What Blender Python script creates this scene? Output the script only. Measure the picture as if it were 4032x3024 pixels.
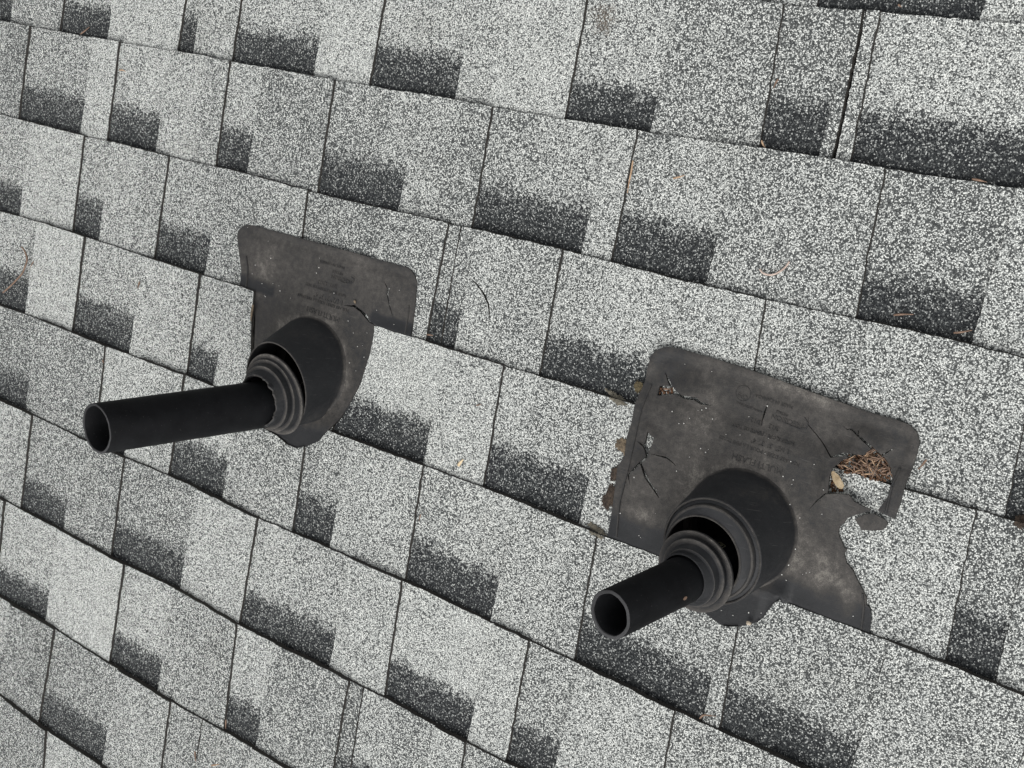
import bpy, bmesh, math, random
from mathutils import Vector, Matrix, noise
from mathutils.geometry import delaunay_2d_cdt
random.seed(7)
for o in list(bpy.data.objects): bpy.data.objects.remove(o)
S = bpy.context.scene
COL = S.collection
BUTT = {0: [(0.2226, 0.5883), (0.2576, 0.5894), (0.2926, 0.5901), (0.3276, 0.5907), (0.3626, 0.5913), (0.3976, 0.592), (0.4326, 0.5925), (0.4676, 0.5929)], 1: [(-1.0577, 0.4439), (-1.0227, 0.4439), (-0.9877, 0.4437), (-0.9527, 0.4436), (-0.9177, 0.4435), (-0.8827, 0.4433), (-0.8477, 0.4432), (-0.8127, 0.443), (-0.7777, 0.4429), (-0.7427, 0.4429), (-0.7077, 0.4431), (-0.6727, 0.4432), (-0.6377, 0.4433), (-0.6027, 0.443), (-0.5677, 0.4425), (-0.5327, 0.4422), (-0.4977, 0.4419), (-0.4627, 0.4417), (-0.4277, 0.4415), (-0.3927, 0.4413), (-0.3577, 0.4411), (-0.3227, 0.4412), (-0.2877, 0.4415), (-0.2527, 0.4416), (-0.2177, 0.4417), (-0.1827, 0.4417), (-0.1477, 0.4415), (-0.1127, 0.4411), (-0.0777, 0.4409), (-0.0427, 0.4409), (-0.0077, 0.441), (0.0273, 0.4412), (0.0623, 0.4416), (0.0973, 0.4422), (0.1323, 0.443), (0.1673, 0.444), (0.2023, 0.4447), (0.2373, 0.4452), (0.2723, 0.4456), (0.3073, 0.4457), (0.3423, 0.446), (0.3773, 0.4463), (0.4123, 0.4468), (0.4473, 0.4472), (0.4823, 0.4476), (0.5173, 0.4479)], 2: [(-1.0241, 0.3021), (-0.9891, 0.3017), (-0.9541, 0.3011), (-0.9191, 0.3005), (-0.8841, 0.2999), (-0.8491, 0.2993), (-0.8141, 0.2992), (-0.7791, 0.3001), (-0.7441, 0.3003), (-0.7091, 0.2998), (-0.6741, 0.2993), (-0.6391, 0.2989), (-0.6041, 0.299), (-0.5691, 0.2996), (-0.5341, 0.3002), (-0.4991, 0.3002), (-0.4641, 0.2996), (-0.4291, 0.2987), (-0.3941, 0.2978), (-0.3591, 0.297), (-0.3241, 0.2967), (-0.2891, 0.2968), (-0.2541, 0.297), (-0.2191, 0.2972), (-0.1841, 0.2976), (-0.1491, 0.2979), (-0.1141, 0.2983), (-0.0791, 0.2985), (-0.0441, 0.2986), (-0.0091, 0.2987), (0.0259, 0.2988), (0.0609, 0.2988), (0.0959, 0.2982), (0.1309, 0.2973), (0.1659, 0.2965), (0.2009, 0.2962), (0.2359, 0.2964), (0.2709, 0.297), (0.3059, 0.2977), (0.3409, 0.2985), (0.3759, 0.2993), (0.4109, 0.2998), (0.4459, 0.3001), (0.4809, 0.3001), (0.5159, 0.2996), (0.5509, 0.2982)], 3: [(-0.9889, 0.1539), (-0.9539, 0.1552), (-0.9189, 0.1555), (-0.8839, 0.1554), (-0.8489, 0.1551), (-0.8139, 0.1547), (-0.7789, 0.1543), (-0.7439, 0.1541), (-0.7089, 0.1536), (-0.6739, 0.153), (-0.6389, 0.1524), (-0.6039, 0.1519), (-0.5689, 0.1515), (-0.5339, 0.1512), (-0.4989, 0.1511), (-0.4639, 0.1511), (-0.4289, 0.1508), (-0.3939, 0.1501), (-0.3589, 0.1508), (-0.3239, 0.1516), (-0.2889, 0.1519), (-0.2539, 0.1523), (-0.2189, 0.1529), (-0.1839, 0.1533), (-0.1489, 0.1535), (-0.1139, 0.1533), (-0.0789, 0.153), (-0.0439, 0.1527), (-0.0089, 0.1527), (0.0261, 0.1529), (0.0611, 0.1532), (0.0961, 0.1535), (0.1311, 0.1536), (0.1661, 0.1535), (0.2011, 0.1532), (0.2361, 0.1529), (0.2711, 0.1528), (0.3061, 0.1527), (0.3411, 0.1524), (0.3761, 0.1518), (0.4111, 0.1515), (0.4461, 0.1516), (0.4811, 0.1518), (0.5161, 0.1522), (0.5511, 0.1528), (0.5861, 0.1537)], 4: [(-0.9544, 0.0087), (-0.9194, 0.0097), (-0.8844, 0.01), (-0.8494, 0.0099), (-0.8144, 0.0095), (-0.7794, 0.0089), (-0.7444, 0.0081), (-0.7094, 0.0073), (-0.6744, 0.0071), (-0.6394, 0.0074), (-0.6044, 0.0076), (-0.5694, 0.0076), (-0.5344, 0.0076), (-0.4994, 0.0075), (-0.4644, 0.0072), (-0.4294, 0.0069), (-0.3944, 0.0066), (-0.3594, 0.0063), (-0.3244, 0.006), (-0.2894, 0.0056), (-0.2544, 0.0051), (-0.2194, 0.0052), (-0.1844, 0.0054), (-0.1494, 0.0056), (-0.1144, 0.0058), (-0.0794, 0.0061), (-0.0444, 0.0063), (-0.0094, 0.0063), (0.0256, 0.006), (0.0606, 0.0052), (0.0956, 0.0041), (0.1306, 0.0032), (0.1656, 0.0026), (0.2006, 0.0026), (0.2356, 0.003), (0.2706, 0.0034), (0.3056, 0.0037), (0.3406, 0.004), (0.3756, 0.0041), (0.4106, 0.0041), (0.4456, 0.004), (0.4806, 0.0038), (0.5156, 0.0036), (0.5506, 0.0029), (0.5856, 0.0018), (0.6206, 0.0004)], 5: [(-0.92, -0.1367), (-0.885, -0.1374), (-0.85, -0.138), (-0.815, -0.1387), (-0.78, -0.1394), (-0.745, -0.14), (-0.71, -0.1407), (-0.675, -0.141), (-0.64, -0.1408), (-0.605, -0.1402), (-0.57, -0.1395), (-0.535, -0.1389), (-0.5, -0.1389), (-0.465, -0.1395), (-0.43, -0.1405), (-0.395, -0.1421), (-0.36, -0.1436), (-0.325, -0.1435), (-0.29, -0.1429), (-0.255, -0.1423), (-0.22, -0.1416), (-0.185, -0.1414), (-0.15, -0.1415), (-0.115, -0.1416), (-0.08, -0.1419), (-0.045, -0.1426), (-0.01, -0.1433), (0.025, -0.144), (0.06, -0.1451), (0.095, -0.146), (0.13, -0.1466), (0.165, -0.1473), (0.2, -0.1483), (0.235, -0.1494), (0.27, -0.1508), (0.305, -0.1517), (0.34, -0.1518), (0.375, -0.1518), (0.41, -0.1518), (0.445, -0.1518)], 6: [(-0.884, -0.2886), (-0.849, -0.2899), (-0.814, -0.2905), (-0.779, -0.2908), (-0.744, -0.2909), (-0.709, -0.2911), (-0.674, -0.2915), (-0.639, -0.292), (-0.604, -0.2928), (-0.569, -0.2928), (-0.534, -0.2919), (-0.499, -0.291), (-0.464, -0.2907), (-0.429, -0.2918), (-0.394, -0.2939), (-0.359, -0.2961), (-0.324, -0.2965), (-0.289, -0.2959), (-0.254, -0.2952), (-0.219, -0.2939), (-0.184, -0.2937), (-0.149, -0.2947), (-0.114, -0.2944), (-0.079, -0.294), (-0.044, -0.2947), (-0.009, -0.2957), (0.026, -0.2965), (0.061, -0.2972), (0.096, -0.2969), (0.131, -0.296)], 7: [(-0.8471, -0.4442), (-0.8121, -0.4437), (-0.7771, -0.4434), (-0.7421, -0.4432), (-0.7071, -0.4439), (-0.6721, -0.4452), (-0.6371, -0.4464), (-0.6021, -0.4473), (-0.5671, -0.4482), (-0.5321, -0.4488), (-0.4971, -0.4495), (-0.4621, -0.4503), (-0.4271, -0.4508), (-0.3921, -0.4506), (-0.3571, -0.45), (-0.3221, -0.4491), (-0.2871, -0.4485), (-0.2521, -0.4483), (-0.2171, -0.4486)], 8: [(-0.8105, -0.5985), (-0.7755, -0.6004), (-0.7405, -0.6025), (-0.7055, -0.6046), (-0.6705, -0.6055), (-0.6355, -0.6052), (-0.6005, -0.605), (-0.5655, -0.6046), (-0.5305, -0.6042)]}
ROWS = {-1: [("t", 0.6), ("L", 0.2374, 0.2562), ("r", 0.6), ("R", 0.419, 0.4143), ("t", 0.8)], 0: [("t", 0.5), ("L", -1.0867, -1.1041), ("r", 0.55), ("R", -1.0363, -1.0408), ("t", 0.55), ("L", -0.9107, -0.9168), ("r", 0.8), ("R", -0.7987, -0.8032), ("t", 0.9), ("L", -0.6453, -0.6521), ("r", 0.7), ("R", -0.6143, -0.6187), ("t", 0.7), ("L", -0.5391, -0.5428), ("r", 0.75), ("R", -0.3868, -0.3913), ("t", 0.97), ("L", -0.293, -0.2962), ("r", 0.8), ("R", -0.1571, -0.1616), ("t", 0.78), ("L", -0.0058, -0.0052), ("r", 0.75), ("R", 0.1085, 0.1041), ("t", 0.5), ("L", 0.2229, 0.231), ("r", 0.42), ("R", 0.2994, 0.295), ("t", 0.42), ("G", 0.3071, 0.3106), ("t", 0.7), ("L", 0.3215, 0.3273), ("r", 0.8), ("R", 0.5432, 0.5389), ("t", 0.6)], 1: [("t", 0.5), ("L", -0.9808, -0.986), ("r", 0.55), ("R", -0.8282, -0.8326), ("t", 0.9), ("L", -0.7685, -0.7717), ("r", 0.75), ("R", -0.6576, -0.662), ("t", 0.75), ("L", -0.5397, -0.5398), ("r", 0.75), ("R", -0.4738, -0.478), ("t", 0.45), ("L", -0.3494, -0.3483), ("r", 0.5), ("R", -0.2088, -0.2132), ("t", 0.65), ("L", -0.1015, -0.1002), ("r", 0.55), ("R", 0.0576, 0.0532), ("t", 0.75), ("G", 0.0933, 0.0938), ("r", 0.6), ("R", 0.2133, 0.2086), ("t", 0.55), ("L", 0.3642, 0.3707), ("r", 0.4), ("R", 0.4874, 0.4828), ("t", 0.65)], 2: [("t", 0.7), ("L", -1.08, -1.0968), ("r", 0.8), ("R", -0.9422, -0.9467), ("t", 0.87), ("L", -0.8163, -0.8173), ("r", 0.65), ("R", -0.75, -0.7545), ("t", 0.72), ("L", -0.6266, -0.6308), ("r", 0.6), ("R", -0.5198, -0.5244), ("t", 0.5), ("L", -0.36, -0.3547), ("r", 0.42), ("R", -0.2271, -0.2317), ("t", 0.5), ("L", -0.1306, -0.134), ("r", 0.5), ("G", -0.1127, -0.1123), ("r", 0.5), ("R", -0.0852, -0.0897), ("t", 0.75), ("L", 0.0317, 0.0331), ("r", 0.7), ("R", 0.1913, 0.1869), ("t", 0.8), ("L", 0.2783, 0.287), ("r", 0.72), ("R", 0.3867, 0.3824), ("t", 0.72), ("L", 0.543, 0.5516), ("r", 0.6), ("R", 0.6438, 0.639), ("t", 0.6)], 3: [("t", 0.6), ("L", -1.052, -1.0625), ("r", 0.7), ("R", -0.8933, -0.8978), ("t", 0.95), ("L", -0.7799, -0.7826), ("r", 0.65), ("R", -0.6443, -0.6487), ("t", 0.8), ("L", -0.5276, -0.5269), ("r", 0.75), ("R", -0.4669, -0.4713), ("t", 0.8), ("L", -0.2397, -0.2517), ("r", 1.0), ("R", -0.0955, -0.0999), ("t", 0.87), ("L", -0.0131, -0.0102), ("r", 0.8), ("R", 0.13, 0.125), ("t", 0.75), ("L", 0.5263, 0.5355), ("r", 0.5), ("G", 0.5759, 0.5824), ("t", 0.55)], 4: [("t", 0.6), ("L", -1.0604, -1.0778), ("r", 0.5), ("R", -0.8578, -0.8623), ("t", 0.42), ("L", -0.6965, -0.6935), ("r", 0.85), ("R", -0.6202, -0.6246), ("t", 0.85), ("L", -0.5248, -0.5292), ("r", 0.7), ("R", -0.4134, -0.4179), ("t", 0.6), ("L", -0.288, -0.2853), ("r", 0.5), ("R", -0.2136, -0.2182), ("t", 0.75), ("L", -0.0959, -0.0923), ("r", 0.65), ("R", 0.044, 0.0394), ("t", 0.72), ("L", 0.1519, 0.1569), ("r", 0.7), ("G", 0.3158, 0.318), ("t", 0.62), ("L", 0.3306, 0.3393), ("r", 0.55), ("R", 0.4839, 0.4786), ("t", 0.65)], 5: [("t", 0.75), ("L", -0.838, -0.8387), ("r", 0.5), ("R", -0.7262, -0.7308), ("t", 0.5), ("L", -0.6165, -0.6179), ("r", 0.45), ("R", -0.4631, -0.4676), ("t", 0.85), ("L", -0.3436, -0.348), ("r", 0.8), ("R", -0.1758, -0.1805), ("t", 0.8), ("L", -0.0925, -0.0883), ("r", 0.9), ("R", 0.0481, 0.0435), ("t", 0.87), ("G", 0.0998, 0.102), ("r", 0.6), ("R", 0.1682, 0.1631), ("t", 0.8), ("L", 0.2884, 0.2953), ("r", 0.6), ("R", 0.3996, 0.3946), ("t", 0.7)], 6: [("t", 0.6), ("L", -0.8722, -0.871), ("r", 0.8), ("R", -0.7346, -0.7393), ("t", 1.0), ("L", -0.5803, -0.585), ("r", 0.85), ("R", -0.4714, -0.4762), ("t", 0.55), ("L", -0.3462, -0.3393), ("r", 0.85), ("R", -0.2718, -0.2764), ("t", 0.5), ("L", -0.1423, -0.1429), ("r", 0.3), ("G", -0.1191, -0.1165), ("r", 0.7), ("R", -0.0012, -0.0071), ("t", 0.8), ("L", 0.0447, 0.0517), ("r", 0.6), ("R", 0.15, 0.1439), ("t", 0.7)], 7: [("t", 0.42), ("L", -0.7092, -0.7191), ("r", 0.45), ("R", -0.5585, -0.5631), ("t", 0.65), ("L", -0.4426, -0.4413), ("r", 0.5), ("G", -0.3776, -0.3791), ("r", 0.55), ("R", -0.2777, -0.2846), ("t", 0.6)], 8: [("t", 0.4), ("L", -0.6915, -0.6822), ("r", 0.8), ("R", -0.559, -0.5653), ("t", 0.8)]}
F1_TOP = [(-0.471, 0.218), (-0.4695, 0.2239), (-0.4632, 0.2308), (-0.4523, 0.2346), (-0.4389, 0.2354), (-0.3816, 0.2354), (-0.3262, 0.2348), (-0.2729, 0.2348), (-0.2213, 0.2341), (-0.1798, 0.2341), (-0.1722, 0.2328), (-0.1642, 0.2268), (-0.1597, 0.2187), (-0.1582, 0.2062), (-0.1559, 0.1809), (-0.1552, 0.1617), (-0.1552, 0.1552)]
F1_LEFT = [(-0.4437, 0.1513), (-0.4517, 0.1531), (-0.4531, 0.1677), (-0.4577, 0.1824), (-0.465, 0.1993)]
F1_CUT = [(-0.2124, 0.1526), (-0.2112, 0.1376), (-0.2122, 0.1174), (-0.2155, 0.0965), (-0.2199, 0.0725), (-0.2392, 0.0276), (-0.2527, 0.0073), (-0.2665, -0.0132), (-0.2852, -0.026), (-0.3002, -0.0325), (-0.3142, -0.0324), (-0.3385, -0.0257), (-0.3651, -0.0227), (-0.3946, 0.0141), (-0.4073, 0.0537), (-0.4125, 0.0787), (-0.418, 0.113), (-0.421, 0.1491)]
F2_OUT = [(0.1644, 0.1333), (0.164, 0.1559), (0.167, 0.1825), (0.1673, 0.1986), (0.1679, 0.2099), (0.173, 0.2175), (0.1835, 0.2241), (0.1953, 0.2254), (0.2343, 0.2251), (0.2673, 0.2242), (0.2837, 0.2231), (0.3158, 0.2209), (0.3473, 0.2181), (0.3778, 0.216), (0.4075, 0.214), (0.4359, 0.214), (0.4488, 0.2127), (0.457, 0.2079), (0.462, 0.1994), (0.4625, 0.1867), (0.4612, 0.1705), (0.4602, 0.1529), (0.4602, 0.137), (0.4586, 0.1212), (0.4504, 0.1229), (0.4427, 0.1255), (0.4463, 0.1361), (0.4486, 0.1434), (0.4485, 0.1506), (0.4471, 0.1589), (0.4434, 0.1665), (0.4393, 0.171), (0.4347, 0.1754), (0.4305, 0.1778), (0.4258, 0.1808), (0.422, 0.183), (0.4096, 0.1891), (0.3968, 0.1935), (0.3943, 0.1932), (0.3921, 0.1918), (0.3846, 0.1954), (0.3923, 0.1912), (0.3946, 0.1924), (0.3972, 0.1921), (0.4095, 0.1866), (0.4211, 0.1808), (0.4173, 0.1761), (0.4166, 0.1732), (0.4098, 0.1716), (0.4041, 0.171), (0.3971, 0.1697), (0.3906, 0.1663), (0.3869, 0.1625), (0.3745, 0.1711), (0.3534, 0.1855), (0.3505, 0.1966), (0.3529, 0.1851), (0.3742, 0.1701), (0.3863, 0.1613), (0.3939, 0.165), (0.4, 0.1672), (0.4027, 0.1661), (0.3975, 0.1625), (0.3932, 0.1563), (0.3909, 0.1511), (0.39, 0.1442), (0.3912, 0.1356), (0.3924, 0.1278), (0.3899, 0.1262), (0.3814, 0.1153), (0.3756, 0.1028), (0.3821, 0.1143), (0.3908, 0.1253), (0.4003, 0.1291), (0.4128, 0.132), (0.4199, 0.1269), (0.429, 0.1254), (0.4364, 0.1249), (0.4356, 0.1224), (0.427, 0.1166), (0.4195, 0.1117), (0.4142, 0.1065), (0.4131, 0.1024), (0.4098, 0.098), (0.4095, 0.0923), (0.4113, 0.0876), (0.4195, 0.0777), (0.422, 0.0778), (0.4202, 0.0727), (0.4216, 0.0695), (0.4244, 0.0644), (0.4316, 0.0595), (0.4336, 0.0572), (0.4305, 0.0613), (0.4364, 0.0538), (0.4419, 0.0478), (0.4474, 0.0417), (0.4517, 0.0369), (0.4526, 0.0308), (0.457, 0.0284), (0.4601, 0.0208), (0.4624, 0.0048)]
F2_LOW = [(0.1637, 0.004), (0.1638, 0.0315), (0.1592, 0.0827), (0.1649, 0.0959), (0.1628, 0.1182)]
F2_CUT = [(0.3677, 0.004), (0.3628, -0.0028), (0.3597, -0.0106), (0.3568, -0.0192), (0.3519, -0.0262), (0.3456, -0.0317), (0.3365, -0.0367), (0.3294, -0.0399), (0.3161, -0.044), (0.3059, -0.0417), (0.2969, -0.0384), (0.2837, -0.0293), (0.2665, -0.0157), (0.2467, -0.0034), (0.2306, 0.0025)]
F2_HOLES = [[(0.1861, 0.1799), (0.1861, 0.1712), (0.1911, 0.1728), (0.2048, 0.1782), (0.2101, 0.1777), (0.2165, 0.176), (0.2211, 0.1766), (0.2229, 0.1774), (0.2294, 0.1786), (0.2315, 0.1785), (0.237, 0.1753), (0.2492, 0.1765), (0.237, 0.1766), (0.2321, 0.1799), (0.2226, 0.1786), (0.216, 0.1778), (0.2086, 0.18), (0.2037, 0.1823), (0.2008, 0.1838), (0.1958, 0.1882), (0.1876, 0.1974), (0.1951, 0.1877), (0.1995, 0.1834), (0.1942, 0.1825)], [(0.1874, 0.1305), (0.1958, 0.1262), (0.1955, 0.1213), (0.1947, 0.1175), (0.1945, 0.1129), (0.1925, 0.111), (0.1938, 0.1046), (0.191, 0.1002), (0.1883, 0.0958), (0.1958, 0.0817), (0.2088, 0.0707), (0.2161, 0.0629), (0.2077, 0.0697), (0.194, 0.0803), (0.187, 0.0951), (0.1747, 0.0773), (0.1784, 0.0665), (0.1736, 0.0773), (0.1863, 0.0965), (0.1924, 0.1045), (0.1886, 0.1096), (0.1848, 0.1129), (0.1758, 0.1165), (0.1847, 0.1145), (0.1863, 0.1186), (0.1869, 0.1252)], [(0.3072, 0.1967), (0.3066, 0.1859), (0.3059, 0.1689), (0.3055, 0.1856)], [(0.4318, 0.1782), (0.4414, 0.1876), (0.4325, 0.1771)], [(0.1956, 0.1087), (0.2145, 0.1097), (0.2293, 0.1025), (0.2145, 0.1086)], [(0.4051, 0.1941), (0.4057, 0.1897), (0.404, 0.1938)]]
F1_HOLES = [[(-0.2673, 0.1665), (-0.2556, 0.1687), (-0.2517, 0.1707), (-0.2377, 0.1666), (-0.228, 0.1622), (-0.2215, 0.1564), (-0.2121, 0.153), (-0.2229, 0.1554), (-0.2298, 0.1591), (-0.2389, 0.1643), (-0.252, 0.1682), (-0.2554, 0.1677)], [(-0.2104, 0.2103), (-0.2014, 0.2031), (-0.2001, 0.1955), (-0.1953, 0.1835), (-0.1872, 0.1691), (-0.1963, 0.183), (-0.2017, 0.1952), (-0.2028, 0.2021)]]
F1_RIBS = [[(-0.4484, 0.1926), (-0.4429, 0.1782), (-0.4404, 0.1646), (-0.4394, 0.1521)], [(-0.1653, 0.189), (-0.1641, 0.1777), (-0.1641, 0.1647), (-0.1634, 0.1538)]]
F2_RIBS = [[(0.1752, 0.1799), (0.1726, 0.1486), (0.1727, 0.0886), (0.1707, 0.0468), (0.1751, 0.006)], [(0.4512, 0.1697), (0.4487, 0.1523), (0.4501, 0.1251)], [(0.447, 0.04), (0.4512, 0.0271), (0.4539, 0.0047)]]
SCRAP = [(0.4211, 0.1125), (0.4293, 0.12), (0.4383, 0.124), (0.4504, 0.1214), (0.4528, 0.1185), (0.4517, 0.1138), (0.449, 0.1104), (0.4398, 0.1072), (0.4305, 0.1045), (0.4257, 0.1088)]
SCRAP_RIB = [(0.4292, 0.1189), (0.4349, 0.1164), (0.4475, 0.1118)]
TEXT1 = [('MULTI FLASH', 1, (-0.271, 0.1494), (-0.3269, 0.1519)), ("FOR ABS SIZES / POUR LA PIPE D'ABS", 1, (-0.2586, 0.163), (-0.3472, 0.1647)), ('1 1/2" 2" 3" 4"', 1, (-0.2704, 0.1717), (-0.3197, 0.1722)), ('ROOF SLOPE / PENTE DE TOIT', 1, (-0.2663, 0.18), (-0.3375, 0.1813)), ('3/12  12/12', 1, (-0.2836, 0.1896), (-0.3165, 0.1888)), ('PRECISION', 1, (-0.2608, 0.1999), (-0.2952, 0.2005)), ('METALS', 1, (-0.2772, 0.2061), (-0.2949, 0.2064)), ('MADE IN CANADA', 1, (-0.2766, 0.2142), (-0.3184, 0.2145))]
TEXT2 = [('MULTI FLASH', 1, (0.3407, 0.1351), (0.2852, 0.136)), ("FOR ABS SIZES / POUR LA PIPE D'ABS", 1, (0.3563, 0.1462), (0.2664, 0.1499)), ('1 1/2"  2"  3"  4"', 1, (0.3422, 0.156), (0.3012, 0.1569)), ('ROOF SLOPE / PENTE DE TOIT', 1, (0.3454, 0.1645), (0.2762, 0.1659)), ('3/12   12/12', 1, (0.325, 0.1747), (0.2938, 0.1762)), ('PRECISION', 1, (0.3487, 0.1845), (0.3143, 0.1858)), ('METALS', 1, (0.3305, 0.1896), (0.3177, 0.1909)), ('www.precision', 1, (0.3033, 0.1858), (0.2746, 0.1881)), ('MADE IN CANADA', 1, (0.3334, 0.1994), (0.2922, 0.201)), ('CPE', 1, (0.2854, 0.1961), (0.2745, 0.1978))]
LOGO1 = [(-0.2627, 0.2041), (-0.2579, 0.2025), (-0.2578, 0.1985), (-0.2623, 0.1956), (-0.2724, 0.194), (-0.2797, 0.1949)]
LOGO2 = [(0.3477, 0.1914), (0.3527, 0.1868), (0.3518, 0.1814), (0.3456, 0.1788), (0.3363, 0.1792), (0.3298, 0.1803)]
RING2 = (0.2793, 0.198)
NEEDLES = [([(-0.8624, 0.4449, 0.008), (-0.8511, 0.4506, 0.008), (-0.8437, 0.4571, 0.008)], 0, 0.0011, "brown pine needle on the dark patch at the top left of the roof", "pine_needle"), ([(-0.7569, 0.403, 0.008), (-0.7487, 0.4044, 0.008), (-0.7431, 0.4025, 0.008)], 1, 0.0011, "tiny pale brown needle on a light shingle near the top left", "pine_needle"), ([(0.2361, 0.5149, 0.008), (0.2345, 0.51, 0.008), (0.2335, 0.5052, 0.008)], 0, 0.0011, "short rusty needle leaning on the shingle edge left of the widest roof gap", "pine_needle"), ([(0.2327, 0.4528, 0.008), (0.2358, 0.4485, 0.008), (0.2387, 0.4458, 0.008)], 1, 0.0011, "pale needle at the corner where a narrow dark patch meets the course edge", "pine_needle"), ([(0.4455, 0.4493, 0.008), (0.4526, 0.4491, 0.008), (0.459, 0.4486, 0.008)], 0, 0.0011, "orange brown needle lying along the course edge at the upper right", "pine_needle"), ([(0.3368, 0.5989, 0.008), (0.3403, 0.5969, 0.008)], 0, 0.0011, "tiny rusty needle fragment in the topmost dark patch", "pine_needle"), ([(0.1471, 0.3987, 0.008), (0.1539, 0.401, 0.008), (0.1595, 0.4041, 0.008)], 1, 0.0011, "pale needle lying crosswise near the centre right of the upper shingles", "pine_needle"), ([(0.0955, 0.4093, 0.008), (0.0969, 0.3978, 0.008), (0.0967, 0.386, 0.008), (0.0968, 0.3742, 0.008)], 1, 0.0011, "long pale needle caught in the open joint between two upper shingles", "pine_needle"), ([(0.4073, 0.3106, 0.008), (0.4156, 0.3134, 0.008), (0.4255, 0.3154, 0.008)], 0, 0.0011, "orange brown needle on the long dark patch, left one of two", "pine_needle"), ([(0.4656, 0.3071, 0.008), (0.4735, 0.3097, 0.008), (0.481, 0.3133, 0.008)], 0, 0.0011, "orange brown needle at the lower right corner of the long dark patch", "pine_needle"), ([(0.472, 0.1849, 0.008), (0.4699, 0.1788, 0.008), (0.4669, 0.1733, 0.008)], 0, 0.0011, "thin rusty needle beside the right edge of the torn flashing", "pine_needle"), ([(-0.6432, 0.1156, 0.008), (-0.645, 0.105, 0.008)], 0, 0.0011, "short rusty needle on a light shingle above the long pipe", "pine_needle"), ([(-0.8873, 0.0943, 0.008), (-0.8943, 0.0831, 0.008)], 0, 0.0008, "faint rusty needle beside the curved twig at the left edge", "pine_needle"), ([(-0.6938, -0.013, 0.008), (-0.6902, -0.0174, 0.008)], 0, 0.0011, "rusty needle stub in a shingle joint left of the long pipe", "pine_needle"), ([(-0.1309, 0.1613, 0.008), (-0.1263, 0.1621, 0.008), (-0.1216, 0.1623, 0.008)], 0, 0.0011, "brown needle in the narrow gap right of the smaller flashing", "pine_needle"), ([(0.3172, -0.1489, 0.008), (0.3202, -0.1428, 0.008), (0.3269, -0.1407, 0.008), (0.3336, -0.1391, 0.008)], 0, 0.0011, "bent orange needle at the foot of the joint below the right pipe", "pine_needle"), ([(-0.3346, -0.4321, 0.008), (-0.3326, -0.445, 0.008)], 0, 0.0011, "rusty needle standing in the joint at the bottom left", "pine_needle"), ([(-0.3776, -0.4974, 0.008), (-0.3731, -0.5107, 0.008)], 0, 0.0011, "reddish needle tucked in a joint at the bottom edge", "pine_needle"), ([(-0.3424, -0.503, 0.008), (-0.3283, -0.4949, 0.008)], 1, 0.0011, "pinkish needle lying near the bottom edge of the roof", "pine_needle"), ([(-0.084, -0.0523, 0.008), (-0.0851, -0.0616, 0.008)], 0, 0.0008, "dull needle in the joint left of centre in the lower roof", "pine_needle"), ([(-0.0381, 0.0978, 0.008), (-0.031, 0.1009, 0.008)], 0, 0.0008, "faint reddish needle on the light shingle between the two flashings", "pine_needle"), ([(-0.9195, 0.1104, 0.01), (-0.9109, 0.1072, 0.01), (-0.9031, 0.0993, 0.01), (-0.9007, 0.0923, 0.01), (-0.9035, 0.0844, 0.01), (-0.9082, 0.0712, 0.01), (-0.9211, 0.0587, 0.01), (-0.934, 0.046, 0.01), (-0.9545, 0.0304, 0.01)], 0, 0.0013, "curved thin brown twig at the left edge of the roof", "twig"), ([(0.2643, 0.3252, 0.009), (0.2686, 0.3218, 0.009), (0.2771, 0.3216, 0.009), (0.283, 0.3248, 0.009), (0.2884, 0.3298, 0.009), (0.2914, 0.3341, 0.009), (0.2929, 0.3391, 0.009)], 2, 0.001, "pale pinkish curved stem on a shingle above the torn flashing", "twig")]
SEED = [(0.391, 0.1489, 0.008), (0.3945, 0.1448, 0.008), (0.4004, 0.1402, 0.008), (0.4049, 0.1353, 0.008)]
MOSS = [((0.1581, 0.1066, 0.004), 0.011, 0, 160, "tan dry moss clump halfway down the left edge of the torn flashing"), ((0.1605, 0.1729, 0.004), 0.009, 1, 120, "olive brown moss patch at the upper left edge of the torn flashing"), ((0.1391, 0.154, 0.004), 0.008, 2, 100, "grey lichen strip on the course edge left of the torn flashing"), ((0.1567, 0.0735, 0.004), 0.008, 3, 120, "small dark brown moss cushion below the tan clump beside the flashing"), ((0.1562, 0.0448, 0.004), 0.012, 3, 220, "large dark brown moss cushion at the lower left edge of the torn flashing"), ((0.1503, 0.0052, 0.004), 0.009, 2, 120, "tan moss strip where the flashing corner meets the shingle edge"), ((0.5664, 0.1539, 0.004), 0.008, 3, 100, "dark brown moss at the right edge of the picture")]
LITTER = [(0.4224, 0.1818), (0.4282, 0.1762), (0.4352, 0.1711), (0.4422, 0.166), (0.4463, 0.16), (0.4366, 0.1548), (0.4251, 0.1549), (0.4131, 0.1563), (0.4006, 0.1539), (0.3956, 0.1561), (0.4034, 0.1659), (0.4165, 0.1713)]
LITTER2 = [(0.1853, 0.1789), (0.1859, 0.1717), (0.2027, 0.1776), (0.1996, 0.1828)]
LITTER3 = [(0.3899, 0.1424), (0.3921, 0.1281), (0.3992, 0.1296), (0.4045, 0.1321), (0.3972, 0.1372)]
LEAFBIT = [([(-0.4157, 0.1334, 0.003), (-0.4161, 0.1192, 0.003), (-0.4151, 0.1109, 0.003)], "tan leaf scrap wedged along the left edge of the smaller flashing"), ([(-0.251, 0.1767, 0.009), (-0.2482, 0.1727, 0.009)], "tan crumb at the end of the wide crack in the smaller flashing"), ([(-0.0472, 0.0202, 0.008), (-0.0449, 0.0251, 0.008), (-0.0415, 0.0299, 0.008)], "curled tan bud scale on the light shingle between the two pipes")]
PEBBLE = (0.3449, -0.0291, 0.008)
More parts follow.
